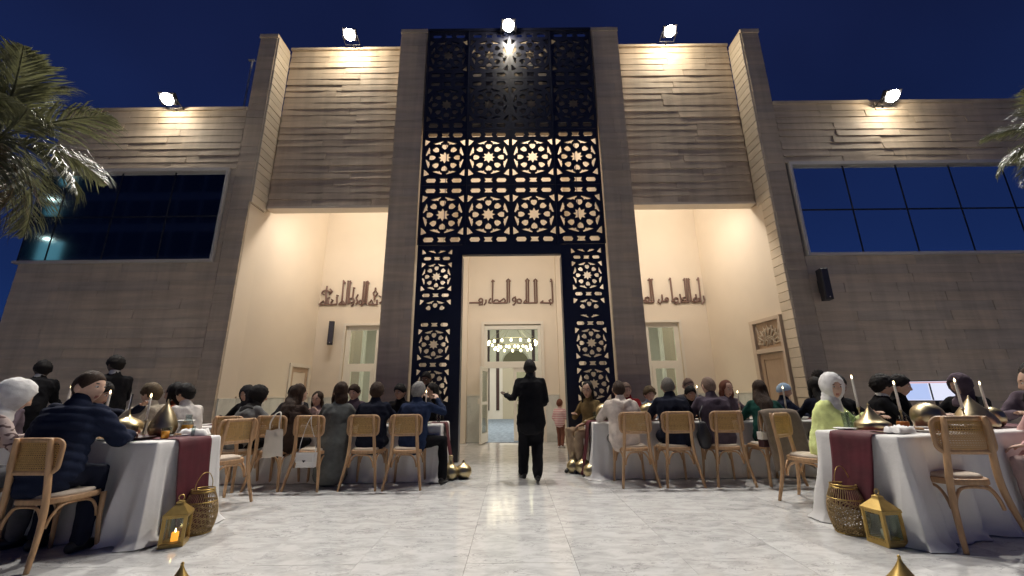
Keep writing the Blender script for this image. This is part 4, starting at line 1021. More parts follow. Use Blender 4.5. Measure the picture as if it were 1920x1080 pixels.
wicker_lantern((-3.02, 4.28, 0), rad(80), .90, 'woven gold barrel lantern behind the glowing box lantern at left')
wicker_lantern((3.05, 4.09, 0), rad(20), .95, 'woven gold barrel lantern with raised hoop handle at right')

# ------------------------------------------------------------------ candles
def candle(x, y, z, ztop, label, m='wax'):
    h = ztop-z-.02; e = empty('taper_candle', (x, y, z), RND.uniform(0, 6), label, 'candle', 'lit taper candles on the tables')
    hs = min(.24, h*.42)
    MB().lathe([(.001, 0), (.035, 0), (.035, .006), (.008, .014), (.006, hs-.03), (.014, hs-.01), (.016, hs), (.001, hs)], 12).build('holder', M['antique'], e, True)
    MB().lathe([(.001, hs-.005), (.0125, hs-.004), (.0105, h-.01), (.006, h), (.001, h)], 10).build('stick', M['wax'], e, True)
    MB().lathe([(.001, h-.004), (.007, h+.006), (.0065, h+.016), (.002, h+.034), (.001, h+.036)], 8).build('flame', M['flame'], e, True)
candle(-3.76, 4.32, zA, 1.27, 'lit taper before the beige back on the left front table')
candle(-4.33, 4.46, zA, 1.31, 'lit taper at the puffer man\'s face')
candle(-4.68, 4.38, zA, 1.37, 'lit taper behind the puffer man\'s neck')
candle(3.69, 4.50, zA, 1.39, 'tallest lit taper beside the woman in lime blazer')
candle(4.04, 4.40, zA, 1.32, 'lit taper right of the cone-lidded dome')
candle(4.66, 4.37, zA, 1.34, 'lit taper before the grey headscarf')
candle(5.06, 4.50, zA, 1.31, 'lit taper right of the tall spire dome')
candle(-1.56, 7.06, zB, 1.36, 'taller taper of the pair before the portal jamb left')
candle(-1.46, 7.0, zB, 1.31, 'shorter taper of the pair before the portal jamb left')
candle(-3.60, 7.15, zB, 1.24, 'lit taper behind the gray coat on the left rear table')
candle(3.12, 7.05, zB, 1.34, 'lit taper behind the plum jacket')
candle(3.77, 7.0, zB, 1.25, 'lit taper between the plum jacket and the green top')
candle(4.29, 7.18, zB, 1.27, 'lit taper right of the green top')
candle(4.36, 6.72, zB, 1.31, 'white taper in front of the pale blue cap')

# ------------------------------------------------------------------ tableware
def tw(name, mb, m, x, y, z, label, cat, group=None, rz=0., smooth=True):
    o = mb.build(name, m, None, smooth, (x, y, z)); o.rotation_euler.z = rz; return tag(o, label, cat, group)
tw('serving_tray', MB().lathe([(.001, 0), (.13, 0), (.16, .022), (.165, .024), (.155, .024), (.128, .008), (.001, .008)], 28), M['tray'], -3.68, 4.14, zA, 'round dark tray before the squat brass dome', 'tray')
def tumbler(x, y, z, r, h, label, fill=None, fm=None):
    e = empty('glass_tumbler', (x, y, z), 0, label, 'glass', 'glasses on the tables')
    MB().lathe([(.001, 0), (r*.85, 0), (r, h), (r-.003, h), (r*.85-.003, .006), (.001, .006)], 16).build('glass_wall', M['drinkglass'], e, True)
    if fill: MB().lathe([(.001, .007), (r*.82, .007), (r*.84+.1*r*fill, h*fill), (.001, h*fill)], 16).build('drink', fm, e, True)
tumbler(-3.41, 4.17, zA, .036, .10, 'tumbler of orange juice on the burgundy runner', .72, M['juice'])
tumbler(-3.50, 4.30, zA, .034, .10, 'empty clear tumbler behind the orange juice')
tumbler(3.60, 4.52, zA, .045, .17, 'tall clear water glass before the lime blazer')
tumbler(3.52, 4.49, zA, .033, .16, 'slim clear bottle beside the tall water glass')
tumbler(1.36, 7.05, zB, .033, .14, 'clear glass at the end of the right rear table')
tumbler(-3.30, 4.38, zA, .018, .10, 'small clear salt shaker on the left runner')
e = empty('honey_jar', (3.94, 4.30, zA), 0, 'amber jar with clear knobbed lid beside the cone dome', 'jar')
MB().lathe([(.001, 0), (.045, 0), (.052, .03), (.05, .075), (.042, .085), (.001, .085)], 18).build('body', M['amber'], e, True)
MB().lathe([(.001, .086), (.044, .086), (.04, .1), (.015, .115), (.018, .13), (.001, .135)], 16).build('lid', M['drinkglass'], e, True)
def napkin(x, y, z, s, label, seed, rz=0.):
    mb = MB(); n = 12; vs_ = []
    for i in range(n+1):
        for j in range(n+1):
            u, v = i/n-.5, j/n-.5; edge = max(0, min(1, (.5-max(abs(u), abs(v)))/.10))
            vs_.append((u*.24*s+.01*noise.noise(Vector((u*5, v*5, seed))), v*.15*s, .004+edge**.6*(.05+.03*noise.noise(Vector((u*6+seed, v*6, 2))))*s))
    mb.add(vs_, [(i*(n+1)+j, (i+1)*(n+1)+j, (i+1)*(n+1)+j+1, i*(n+1)+j+1) for i in range(n) for j in range(n)])
    tw('napkin', mb, M['paper'], x, y, z, label, 'napkin', 'crumpled white napkins', rz)
napkin(-3.36, 4.48, zA, 1.1, 'crumpled white napkin at the back of the left runner', 2, .4)
napkin(3.62, 4.0, zA, 1.0, 'thick folded white napkin on the near corner of right front table', 5, .3)
e = empty('smartphone', (3.47, 4.02, zA), rad(20), 'black smartphone lying at the edge of the right runner', 'phone')
bevbox(-.04, .04, -.08, .08, 0, .009, .002).build('case', M['black'], e); bx('display', M['mirrorglass'], e, -.035, .035, -.074, .074, .0092, .0098)
def bowl(x, y, z, r, label):
    tw('bowl', MB().lathe([(.001, 0), (r*.5, 0), (r*.85, r*.25), (r, r*.55), (r*.96, r*.55), (r*.8, r*.28), (.001, r*.06)], 20), M['ceramic'], x, y, z, label, 'bowl', 'white bowls on the tables')
bowl(-4.02, 4.16, zA, .075, 'small white bowl below the squat brass dome')
bowl(-3.44, 4.58, zA, .08, 'white bowl beside the napkin on the left front table')
bowl(4.08, 4.24, zA, .06, 'white cup beside the amber jar')
bowl(4.62, 6.74, zB, .07, 'white cup between the black scarf and the green top')
bowl(2.66, 6.9, zB, .08, 'white bowl behind the plum jacket')
def plate(x, y, z, r, label, food=None):
    e = empty('dinner_plate', (x, y, z), RND.uniform(0, 6), label, 'plate', 'plates on the tables')
    MB().lathe([(.001, 0), (r*.6, 0), (r, .016), (r*.98, .019), (r*.62, .006), (.001, .005)], 22).build('plate_rim', M['ceramic'], e, True)
    if food:
        mb = MB()
        for k in range(7): mb.ell((RND.uniform(-.5, .5)*r, RND.uniform(-.5, .5)*r, .018), (r*.26, r*.2, .018), 8, None, 5)
        mb.build('food', food, e, True)
FOOD = mat('rice_and_meat', (.30, .17, .07), .7, var=.3, vscale=30)
plate(-3.45, 4.42, zA, .10, 'plate of food nearest the end of left front table', FOOD)
plate(-3.92, 4.12, zA, .10, 'plate under the hand of the puffer man', FOOD)
plate(-4.30, 4.28, zA, .10, 'plate left of the squat brass dome')
plate(3.92, 4.12, zA, .10, 'plate of food behind the folded napkin', FOOD)
plate(4.55, 4.36, zA, .10, 'plate between the brass egg and the spire dome', FOOD)
plate(3.42, 4.40, zA, .10, 'plate before the sleeve of the lime blazer')
for i, (x, w) in enumerate(((-1.42, 'grey-haired man'), (-2.06, 'dark-haired man in black'), (-2.68, 'grey long coat'), (-3.36, 'dark fluffy jacket'), (1.66, 'white hoodie'), (2.36, 'navy jumper'), (3.02, 'plum jacket'), (3.74, 'green top'))):
    plate(x+.02, 6.74 if x < 0 else 6.78, zB, .11, 'plate of food set before the '+w, FOOD)
    tumbler(x+.20, 6.90, zB, .032, .12, 'clear tumbler to the right of the '+w)
tumbler(-3.82, 4.28, zA, .030, .12, 'clear tumbler between the two big brass pieces')
tumbler(4.10, 4.46, zA, .032, .13, 'clear tumbler left of the brass egg')
def carafe(x, y, z, label):
    e = empty('glass_carafe', (x, y, z), 0, label, 'carafe', 'glass carafes on the tables')
    MB().lathe([(.001, 0), (.055, 0), (.062, .05), (.05, .12), (.028, .17), (.032, .21), (.029, .21), (.025, .17), (.047, .12), (.058, .05), (.05, .006), (.001, .006)], 18).build('glass_wall', M['drinkglass'], e, True)
    MB().lathe([(.001, .007), (.049, .007), (.056, .05), (.048, .105), (.001, .105)], 18).build('drink', M['juice'], e, True)
carafe(-3.50, 4.55, zA, 'glass carafe of orange drink behind the tall brass drop')
carafe(4.40, 4.60, zA, 'glass carafe of orange drink behind the brass egg')
tw('cake_stand', MB().lathe([(.001, 0), (.05, 0), (.012, .02), (.012, .12), (.11, .13), (.115, .15), (.001, .14)], 20), M['ceramic'], -3.62, 4.62, zA, 'white footed dish with cups behind the tall brass drop', 'dish')
tw('serving_dish', MB().lathe([(.001, 0), (.12, 0), (.17, .05), (.16, .05), (.11, .012), (.001, .012)], 24), M['tray'], 4.42, 4.20, zA, 'dark serving dish behind the empty near chair', 'dish')
e = empty('display_screen', (7.08, 7.0, 0), rad(-28), 'glowing screen showing a map beside the grey headscarf', 'screen')
MB().box(-.40, .40, 0, .03, 1.06, 1.40).build('casing', M['black'], e); bx('picture', M['screen'], e, -.385, .385, -.006, -.001, 1.075, 1.385)
bx('map_panel', M['screenmap'], e, -.375, -.07, -.010, -.0065, 1.085, 1.35); bx('title_bar', M['screenpink'], e, -.375, .375, -.0101, -.0066, 1.355, 1.378); bx('divider', M['black'], e, -.055, -.035, -.0102, -.0067, 1.08, 1.352)
MB().tube([(0, .02, 0), (0, .02, 1.07)], .025, 8).build('stand', M['black'], e); bx('foot', M['black'], e, -.25, .25, -.18, .2, 0, .02)

# ------------------------------------------------------------------ bags and coat on the chairs
def tote(loc, rz, label):
    e = empty('tote_bag', loc, rz, label, 'bag')
    mb = MB(); n = 10; vs_ = []; fs = []
    for sd in (-1, 1):
        for i in range(n+1):
            for j in range(n+1):
                u, v = i/n-.5, j/n; bul = .018*math.sin(math.pi*(u+.5))*math.sin(math.pi*min(1, v*.95+.05))
                vs_.append((u*(.25+.05*v)+.015*v*v, sd*bul+.01*noise.noise(Vector((u*7, v*6, sd))), -.36*v+.012*math.sin(u*6)))
    m_ = (n+1)**2
    for b in (0, m_):
        for i in range(n):
            for j in range(n): a = b+i*(n+1)+j; fs.append((a, a+1, a+n+2, a+n+1))
    mb.add(vs_, fs); mb.build('bag_body', M['canvas'], e, True)
    for x in (-.07, .07):
        q = bent([(x, -.01, 0), (x*.95, -.015, .09), (x*.6+.02, .0, .2), (.02, .03, .235)], 4)
        MB().tube(q, [(.012, .003)]*len(q), 6, xdir=(1, 0, 0)).build('handle', M['canvas'], e, True)
tote((-3.33, 5.93, .80), rad(-6), 'white canvas tote bag hanging on the back of a cane chair')
e = empty('shoulder_bag', (-2.83, 5.90, .31), rad(-4), 'white structured shoulder bag hung low on a cane chair', 'bag')
mb = bevbox(-.125, .125, -.045, .045, 0, .185, .02); mb.build('bag_body', M['leather_white'], e)
fl = bevbox(-.127, .127, -.012, 0, .07, .19, .01); fl.v = [(a, b-.046, c) for a, b, c in fl.v]; fl.build('flap', M['leather_white'], e)
MB().box(-.022, .022, -.064, -.0585, .085, .098).box(-.008, .008, -.064, -.0585, .072, .0848).build('clasp', M['black'], e)
for s in (-1, 1):
    q = bent([(s*.12, 0, .17), (s*.10, 0, .33), (s*.03-.02, .01, .55), (-.02, .05, .66)], 4)
    MB().tube(q, [(.006, .002)]*len(q), 5, xdir=(1, 0, 0)).build('strap', M['leather_white'], e)
def drape_coat():
    e = empty('draped_coat', (3.70, 6.26, 0), rad(3), 'taupe coat draped over the back of a cane chair', 'coat')
    mb = MB(); nx, ns = 16, 18; vs_ = []; fs = []
    path = [(-.20, .62), (-.205, .75), (-.225, .90), (-.265, .985), (-.315, .985), (-.345, .88), (-.355, .70), (-.365, .52), (-.37, .36), (-.372, .26)]
    Q = bent([(0, y, z) for y, z in path], 3)
    for k, q in enumerate(Q):
        t = k/(len(Q)-1)
        for j in range(nx+1):
            u = j/nx-.5; w = .50+.06*t; sl = .10*max(0, t-.45)
            f = .018*math.sin(u*15+t*2)*max(0, t-.35)*1.7
            drop = -.10*abs(u)*(t < .35)+(.10*math.sin(u*5+.8)*max(0, t-.6))
            vs_.append((u*w+sl+.02, q.y-f, q.z+drop*.8-.03*(2*u)**4))
    for k in range(len(Q)-1):
        for j in range(nx): a = k*(nx+1)+j; fs.append((a, a+1, a+nx+2, a+nx+1))
    mb.add(vs_, fs); o = mb.build('coat_cloth', mat('taupe_wool', (.21, .165, .13), .95, var=.1, vscale=20, bump=.4, bscale=90), e, True)
    s = o.modifiers.new('thick', 'SOLIDIFY'); s.thickness = .014
drape_coat()
e = empty('handbag', (3.56, 5.98, .50), rad(5), 'cream and maroon handbag hanging beside the taupe coat', 'bag')
bevbox(-.13, .13, -.05, .05, .10, .20, .015).build('upper_body', M['canvas'], e)
bevbox(-.128, .128, -.048, .048, 0, .097, .015).build('lower_body', mat('maroon_leather', (.05, .015, .02), .5), e)
for y in (-.03, .03): MB().tube(bent([(-.08, y, .2), (-.06, y, .31), (0, y+.02, .36), (.06, y, .31), (.08, y, .2)], 4), .006, 6).build('handle', M['canvas'], e, True)
# ------------------------------------------------------------------ people
SK = {'light': mat('skin_light', (.56, .36, .265), .5, var=.06, vscale=30), 'tan': mat('skin_tan', (.42, .25, .17), .5, var=.06, vscale=30),
      'brown': mat('skin_brown', (.16, .085, .055), .5, var=.06, vscale=30), 'dark': mat('skin_dark', (.065, .036, .026), .5, var=.06, vscale=30)}
EYEW = mat('eye_white', (.6, .58, .55), .3); EYED = mat('eye_dark', (.02, .012, .01), .3); LIP = mat('lips', (.30, .11, .09), .5)
def fab(name, col, rough=.88, **k):
    kw = dict(var=.14, vscale=14, bump=.35, bscale=140, spec=.12); kw.update(k); return mat(name, col, rough, **kw)
def hairm(name, col, **k): return mat(name, col, .66, var=.35, vscale=30, stretch=(6, 6, .7), bump=.8, bscale=45, spec=.22, **k)
HR = {'black': hairm('hair_black', (.012, .010, .010)), 'brown': hairm('hair_brown', (.040, .022, .014)), 'grey': hairm('hair_grey', (.22, .21, .20)),
      'salt': hairm('hair_salt', (.13, .115, .10)), 'dkblond': hairm('hair_dark_blond', (.11, .075, .04)), 'auburn': hairm('hair_auburn', (.16, .055, .035)), 'stubble': hairm('hair_stubble', (.20, .135, .105))}
F_ = {k: fab('cloth_'+k, c) for k, c in {'black': (.008, .008, .010), 'navy': (.012, .017, .038), 'blackblue': (.010, .012, .024), 'suitblue': (.014, .024, .060), 'charcoal': (.03, .03, .034), 'grey': (.17, .17, .165),
      'coatgrey': (.12, .125, .12), 'plum': (.075, .058, .078), 'green': (.010, .055, .045), 'olive': (.17, .115, .05), 'white': (.62, .58, .55), 'cream': (.60, .52, .46), 'lime': (.72, .80, .34), 'red': (.20, .012, .016),
      'rust': (.30, .07, .03), 'pink': (.62, .38, .36), 'blush': (.50, .36, .33), 'beige': (.42, .36, .28), 'brownfur': (.045, .030, .024), 'denim': (.06, .085, .15), 'paleblue': (.34, .46, .60), 'legging': (.20, .085, .06), 'khaki': (.40, .29, .19), 'slate': (.09, .09, .10), 'dusk': (.10, .075, .095)}.items()}
F_['shirtwhite'] = fab('shirt_white', (.74, .73, .72)); F_['scarfwhite'] = fab('scarf_white', (.70, .69, .68), bump=.2)
def spotted():
    m = fab('spotted_blouse', (.52, .42, .38)); n = m.node_tree.nodes; l = m.node_tree.links; b = n['Principled BSDF']
    t = n.new('ShaderNodeTexCoord'); mp = n.new('ShaderNodeMapping'); mp.inputs['Scale'].default_value = (1, 1, 1.7); mp.inputs['Rotation'].default_value = (.5, .3, .4)
    v = n.new('ShaderNodeTexNoise'); v.inputs['Scale'].default_value = 17; v.inputs['Detail'].default_value = 1
    r = n.new('ShaderNodeValToRGB'); r.color_ramp.elements[0].position = .56; r.color_ramp.elements[1].position = .61
    r.color_ramp.elements[0].color = (.52, .42, .39, 1); r.color_ramp.elements[1].color = (.13, .085, .085, 1)
    l.new(t.outputs['Object'], mp.inputs[0]); l.new(mp.outputs[0], v.inputs[0]); l.new(v.outputs[0], r.inputs[0]); l.new(r.outputs[0], b.inputs['Base Color']); return m
F_['spotted'] = spotted()
def striped():
    m = fab('striped_pink', (.6, .4, .4)); n = m.node_tree.nodes; l = m.node_tree.links; b = n['Principled BSDF']
    t = n.new('ShaderNodeTexCoord'); s = n.new('ShaderNodeSeparateXYZ'); f = n.new('ShaderNodeMath'); f.operation = 'MULTIPLY'; f.inputs[1].default_value = 75
    g = n.new('ShaderNodeMath'); g.operation = 'SINE'; r = n.new('ShaderNodeValToRGB'); r.color_ramp.elements[0].position = .3; r.color_ramp.elements[1].position = .7
    r.color_ramp.elements[0].color = (.62, .36, .36, 1); r.color_ramp.elements[1].color = (.74, .60, .58, 1)
    l.new(t.outputs['Object'], s.inputs[0]); l.new(s.outputs['Z'], f.inputs[0]); l.new(f.outputs[0], g.inputs[0]); l.new(g.outputs[0], r.inputs[0]); l.new(r.outputs[0], b.inputs['Base Color']); return m
F_['striped'] = striped()
SHOE = mat('black_shoe', (.012, .011, .011), .3); SHOEW = mat('white_shoe', (.6, .58, .56), .5)

NU, NV = 38, 28
def head_dirs():
    o = []
    for i in range(NV+1):
        a = math.pi*(i+.02)/(NV+.04)
        for j in range(NU): b = 2*math.pi*j/NU; o.append((math.sin(a)*math.sin(b), math.sin(a)*math.cos(b), math.cos(a)))
    return o
HD = head_dirs(); HF = [(i*NU+j, i*NU+(j+1) % NU, (i+1)*NU+(j+1) % NU, (i+1)*NU+j) for i in range(NV) for j in range(NU)]
g_ = lambda v, c, w: math.exp(-((v-c)/w)**2)
def head_pt(d):
    x, y, z = d; X, Y, Z = x*.077, y*.096, z*.119
    if z < 0:
        k = (-z)**1.3; X *= 1-.30*k
        if y < 0: Y *= 1-.42*k
        else: Y *= 1-.06*k
    if y < 0 and z > -.2: Y *= 1.03
    if y > 0:
        X *= 1-.05*y
        fr = max(0, y)**2
        ns = max(0, min(1, (.16-z)/.40)) if z > -.24 else max(0, 1-(-.24-z)/.09)
        Y += .024*g_(x, 0, .13)*ns*fr
        Y -= .009*(g_(abs(x), .36, .17)*g_(z, .10, .11))*fr
        Y += .005*g_(z, .26, .10)*g_(x, 0, .5)*fr
        Y += .006*g_(x, 0, .22)*g_(z, -.45, .07)*fr - .003*g_(x, 0, .28)*g_(z, -.50, .03)*fr
        Y += .009*g_(x, 0, .30)*g_(z, -.82, .16)*fr
        Y += .004*g_(abs(x), .5, .2)*g_(z, -.12, .18)*fr
    return Vector((X, Y, Z))
def add_head(mb, mt, ears=True):
    base = len(mb.v); fm = []
    pts = [mt @ head_pt(d) for d in HD]
    for f in HF:
        d = HD[f[0]]; mi = 0
        if d[1] > .8 and abs(d[0]) < .24 and -.54 < d[2] < -.41: mi = 3
        fm.append(mi)
    b = len(mb.v); mb.v += [tuple(p) for p in pts]; mb.f += [tuple(i+b for i in f) for f in HF]; mb.m += fm
    for s in (-1, 1):
        if ears:
            mb.mi = 0; mb.ell((0, 0, 0), (.010, .020, .032), 8, mt @ Matrix.Translation((s*.079, -.008, -.004)) @ Matrix.Rotation(s*.35, 4, 'Z'), 6)
        mb.mi = 1; mb.ell((0, 0, 0), (.0125, .009, .0085), 8, mt @ Matrix.Translation((s*.029, .080, .012)), 6)
        mb.mi = 2; mb.ell((0, 0, 0), (.0058, .004, .0060), 8, mt @ Matrix.Translation((s*.029, .0868, .011)), 5)
        mb.ell((0, 0, 0), (.018, .006, .0040), 8, mt @ Matrix.Translation((s*.031, .0845, .034)) @ Matrix.Rotation(-s*.12, 4, 'Y'), 5)
        mb.mi = 0
def add_hand(mb, w, d, up, s=1., curl=.5, thumb=1):
    # w wrist, d pointing direction, up = back of the hand
    d = Vector(d).normalized(); up = Vector(up); up = (up-d*up.dot(d)).normalized(); sd = d.cross(up)*thumb
    mb.mi = 0
    mb.rtube([w-d*.03*s, w+d*.02*s, w+d*.075*s], [(.026*s, .018*s), (.036*s, .017*s), (.040*s, .014*s)], 10, xdir=sd)
    for k, (off, ln) in enumerate(((.030, .066), (.011, .076), (-.009, .071), (-.028, .056))):
        p = w+d*.085*s+sd*off*s; P = [p]; a = .15*curl
        for q in range(3):
            a += curl*.5; P.append(P[-1]+(d*math.cos(a)-up*math.sin(a))*ln*s*(.42, .33, .25)[q])
        mb.rtube(P, [.0090*s, .0085*s, .0078*s, .0065*s], 7)
    p = w+d*.025*s+sd*.032*s
    mb.rtube([p, p+(d*.6+sd*.7-up*.2)*.032*s, p+(d*.85+sd*.55-up*.45)*.062*s], [.012*s, .010*s, .008*s], 7)
def ik(S, T, a, b, hint):
    v = T-S; L = min(v.length, (a+b)*.995); u = v.normalized(); T = S+u*L
    x = (a*a-b*b+L*L)/(2*L); h = math.sqrt(max(0, a*a-x*x)); hint = Vector(hint); n = (hint-u*hint.dot(u)).normalized()
    return S+u*x+n*h, T
PCOUNT = [0]
def person(label, x, y, rz, pose='sit', top='black', bot='black', hair=('short', 'black'), skin='light', lean=14, yaw=0, pitch=10, hands=((-.17, .40, .87), (.17, .40, .87)),
           s=1., fem=False, twist=0, coat=0, puffer=False, skirt=None, shoe=SHOE, collar=None, scarf=None, headk=1.12, legs=None, knees=None, dy=-.03, vox=.0145, bulk=1.03, hood=None, roll=0, name='person', curl=.5, palmup=False, topname='jacket', legk=1., hijf=-.036, fuzz=0, extra=None, arms=True):
    PCOUNT[0] += 1; sd = PCOUNT[0]*3.17
    e = empty('person', (x, y, 0), rad(rz), label, 'person', None, None, s*1.05)
    e['group'] = 'guests and staff at the dinner'
    hz = .575 if pose == 'sit' else .90
    if pose == 'sit' and not skirt: coat = min(coat, .03)
    hz = hz if not isinstance(pose, float) else pose
    wk = .90 if fem else 1.
    P0 = Vector((0, dy, hz)); T = .515; L = rad(lean)
    def spine(t):
        p = Vector(P0); n = 8
        for i in range(n):
            a = L*(.45+.75*(i+.5)/n*t); p += Vector((0, math.sin(a), math.cos(a)))*(T*t/n)
        return p
    sp = [spine(t) for t in (0, .2, .45, .7, .88, 1.)]
    R0 = [(.172, .135), (.168, .128), (.158, .118), (.186, .122), (.178, .108), (.085, .078)]
    if fem: R0 = [(.178, .14), (.165, .13), (.145, .112), (.165, .122), (.150, .098), (.070, .066)]
    tw_ = Matrix.Rotation(rad(twist), 4, 'Z')
    xd = Vector((1, 0, 0)); xs = tw_.to_3x3() @ xd
    dirt = (sp[5]-sp[4]).normalized()
    a_n = L*.75; nd = Vector((0, math.sin(a_n), math.cos(a_n)))
    neck1 = sp[5]+nd*.030*headk; hc = neck1+nd*.048*headk+Vector((0, .022, .055*headk))
    hm = Matrix.Translation(hc) @ Matrix.Rotation(rad(yaw+twist), 4, 'Z') @ Matrix.Rotation(-rad(pitch), 4, 'X') @ Matrix.Rotation(rad(roll), 4, 'Y') @ Matrix.Scale(headk, 4)
    sh = [sp[4]+xs*(sg*.168*wk)+dirt*.004 for sg in (-1, 1)]
    keep = MB(); add_head(keep, hm, ears=hair[0] not in ('hijab', 'long'))
    body = MB()
    shrink = .86
    body.rtube(sp, [(a*shrink, b*shrink) for a, b in R0], 12, xdir=xd)
    body.rtube([sp[5]-nd*.03, sp[5]+nd*.03, neck1+Vector((0, .01, .03))], [.070*wk, .064*wk, .060*wk], 10)
    el_, wr = [], []
    for i, sg in enumerate((-1, 1)):
        Tt = Vector(hands[i]); hint = Vector((sg*.75, -.25, -.8)) if pose == 'sit' else Vector((sg*.2, -.6, -.8))
        E_, W_ = ik(sh[i], Tt, .285, .262, hint); el_.append(E_); wr.append(W_)
        body.rtube([sh[i], sh[i].lerp(E_, .5), E_, E_.lerp(W_, .35), W_], [.050*wk, .045*wk, .038*wk, .040*wk, .026*wk], 9)
        d = (W_-E_).normalized(); up = Vector((0, 0, -1 if palmup else 1)) if abs(d.z) < .8 else Vector((sg, .0, 0))
        add_hand(keep, W_, d, up, .98*wk, curl, thumb=(-sg if not palmup else sg))
    # legs
    if pose == 'sit': LG = [[Vector((sg*.095, dy+.03, hz-.02)), Vector((sg*.125, .43, .555)), Vector((sg*.13, .40, .09))] for sg in (-1, 1)]
    else: LG = [[Vector((sg*.09, 0, hz-.03)), Vector((sg*.10, .015, .48)), Vector((sg*.10, -.02, .085))] for sg in (-1, 1)]
    if legs: LG = [[LG[i][0], Vector(legs[i][0]), Vector(legs[i][1])] for i in (0, 1)]
    for i in (0, 1):
        A, K, B = LG[i]; body.rtube([A, A.lerp(K, .5), K, K.lerp(B, .35), B], [.082, .070, .052, .050, .036], 9)
    fuse(body, 'body', [SK[skin], EYEW, EYED, LIP], e, .022, 3, None, keep)
    # top
    tp = MB(); add = .016 if not puffer else .034
    rr = [((a+add)*bulk, (b+add)*bulk) for a, b in R0]; rr[5] = (R0[5][0]+.004, R0[5][1]+.006)
    TS = list(sp)
    if coat: TS = [P0+Vector((0, -.01, -coat)), P0+Vector((0, -.005, -coat*.5))]+TS; rr = [((.19+.10*coat)*bulk, (.15+.06*coat)*bulk), (.192*bulk, .152*bulk)]+rr
    tp.rtube(TS, rr, 14, xdir=xd)
    tp.rtube([sh[0], sp[4]-Vector((0, 0, .0)), sh[1]], [.062*wk+add*.4, .075*wk, .062*wk+add*.4], 10)
    for i in (0, 1):
        S, E_, W_ = sh[i], el_[i], wr[i]; d = (W_-E_).normalized()
        ar = [.066, .060, .054, .052, .040] if not puffer else [.080, .078, .072, .068, .050]
        tp.rtube([S, S.lerp(E_, .5), E_, E_.lerp(W_, .4), W_-d*.015], [r*wk*(bulk**.5) for r in ar], 10)
    if collar is None and scarf is None and hair[0] != 'hijab': tp.rtube([sp[5]-nd*.05, sp[5]+nd*.034+Vector((0, -.008, 0))], [.088*wk, .078*wk], 12)
    if hood:
        hp = sp[4]+Vector((0, -.11, .03))
        tp.rtube([hp+Vector((-.11, .05, .02)), hp+Vector((0, -.035, -.03)), hp+Vector((.11, .05, .02))], [.045, .065, .045], 10)
    if skirt:
        if pose == 'sit': tp.rtube([P0+Vector((0, -.05, -.02)), P0+Vector((0, -.07, -.22)), P0+Vector((.02, -.06, -.45))], [(.20, .15), (.21, .15), (.23, .13)], 14, xdir=xd)
        else: tp.rtube([P0, P0+Vector((0, 0, -.45)), P0+Vector((0, 0, -.84))], [(.19, .15), (.22, .2), (.27, .25)], 14, xdir=xd)
    def folds(co, sd=sd, pf=puffer, fz=fuzz):
        n = .014*(np.abs(nz3(co, 6.5, sd, (1, 1, .7)))*-1.6+.25)+.006*(.3-np.abs(nz3(co, 15, sd+9, (1.1, 1.1, .9)))*1.5)+.006*nz3(co, 9, sd+3)
        if pf: n = n*.5+.013*(np.abs(np.sin((co[:, 2]+.35*co[:, 1])*math.pi/.072))-.6)
        if fz: n = n+fz*nz3(co, 40, sd)
        return n
    to = fuse(tp, topname, F_[top] if isinstance(top, str) else top, e, vox, 4, folds)
    if extra: extra(e, sp, nd, xs)
    if collar:
        c = MB(); c.rtube([sp[5]-nd*.02, sp[5]+nd*.032], [.080*wk, .071*wk], 14); c.build('shirt_collar', F_[collar], e, True)
    # trousers
    tr = MB()
    tr.rtube([P0+Vector((-.07, .0, -.01)), P0+Vector((.07, .0, -.01))], [(.125, .125), (.125, .125)], 12)
    for i in (0, 1):
        A, K, B = LG[i]; k = legk
        tr.rtube([A, A.lerp(K, .5), K, K.lerp(B, .4), B+Vector((0, 0, .0))], [.105*k, .092*k, .078*k, .073*k, .064*k], 11)
    fuse(tr, 'trousers', F_[bot], e, .018, 4, lambda co, sd=sd: .012*(.25-1.5*np.abs(nz3(co, 8, sd+4, (1, 1, .7))))+.004*nz3(co, 20, sd))
    for i in (0, 1):
        B = LG[i][2]; a = Vector((B.x, B.y, 0)); f = Vector((math.copysign(.2, B.x)*.6, 1, 0)).normalized()
        if legs and len(legs[i]) > 2: f = Vector(legs[i][2]).normalized()
        mb = MB(); hzv = Vector((0, 0, B.z-.09))
        mb.rtube([a-f*.05+hzv+Vector((0, 0, .045)), a+f*.02+hzv+Vector((0, 0, .047)), a+f*.10+hzv*.6+Vector((0, 0, .036)), a+f*.17+hzv*.0+Vector((0, 0, .028))], [(.036, .044), (.040, .046), (.044, .035), (.034, .024)], 12)
        mb.build('shoe', shoe, e, True)
    # hair
    kind, hcname = hair; hmtl = HR[hcname] if hcname in HR else F_[hcname]
    if kind in ('short', 'cropped', 'bald', 'curly', 'tuft'):
        th = {'short': .013, 'cropped': .0055, 'bald': .0045, 'curly': .026, 'tuft': .024}[kind]; mb = MB(); vs_ = []
        for d in HD:
            yy = d[1]; h = (-.82+.78*(yy+1)**2) if yy < 0 else (-.04-.10*yy/.25 if yy < .25 else -.14+.22*(yy-.25)/.3 if yy < .55 else .08+.48*(yy-.55)/.45)
            m_ = max(0, min(1, (d[2]-h)/.16))
            if kind == 'bald': m_ = min(m_, max(0, min(1, (.42-d[2])/.15)))
            p = head_pt(d); nn = Vector(d)
            top_ = 1+.6*max(0, d[2]) if kind in ('short', 'tuft') else 1.
            tk = .35+.65*max(0, min(1, (d[2]+.75)/.8)); off = -.010+m_*(.011+tk*th*top_*(1+.35*noise.noise(Vector((d[0]*7+sd, d[1]*7, d[2]*7)))+.5*noise.noise(Vector((d[0]*16+sd, d[1]*16, d[2]*11)))))
            vs_.append(hm @ (p+nn*off))
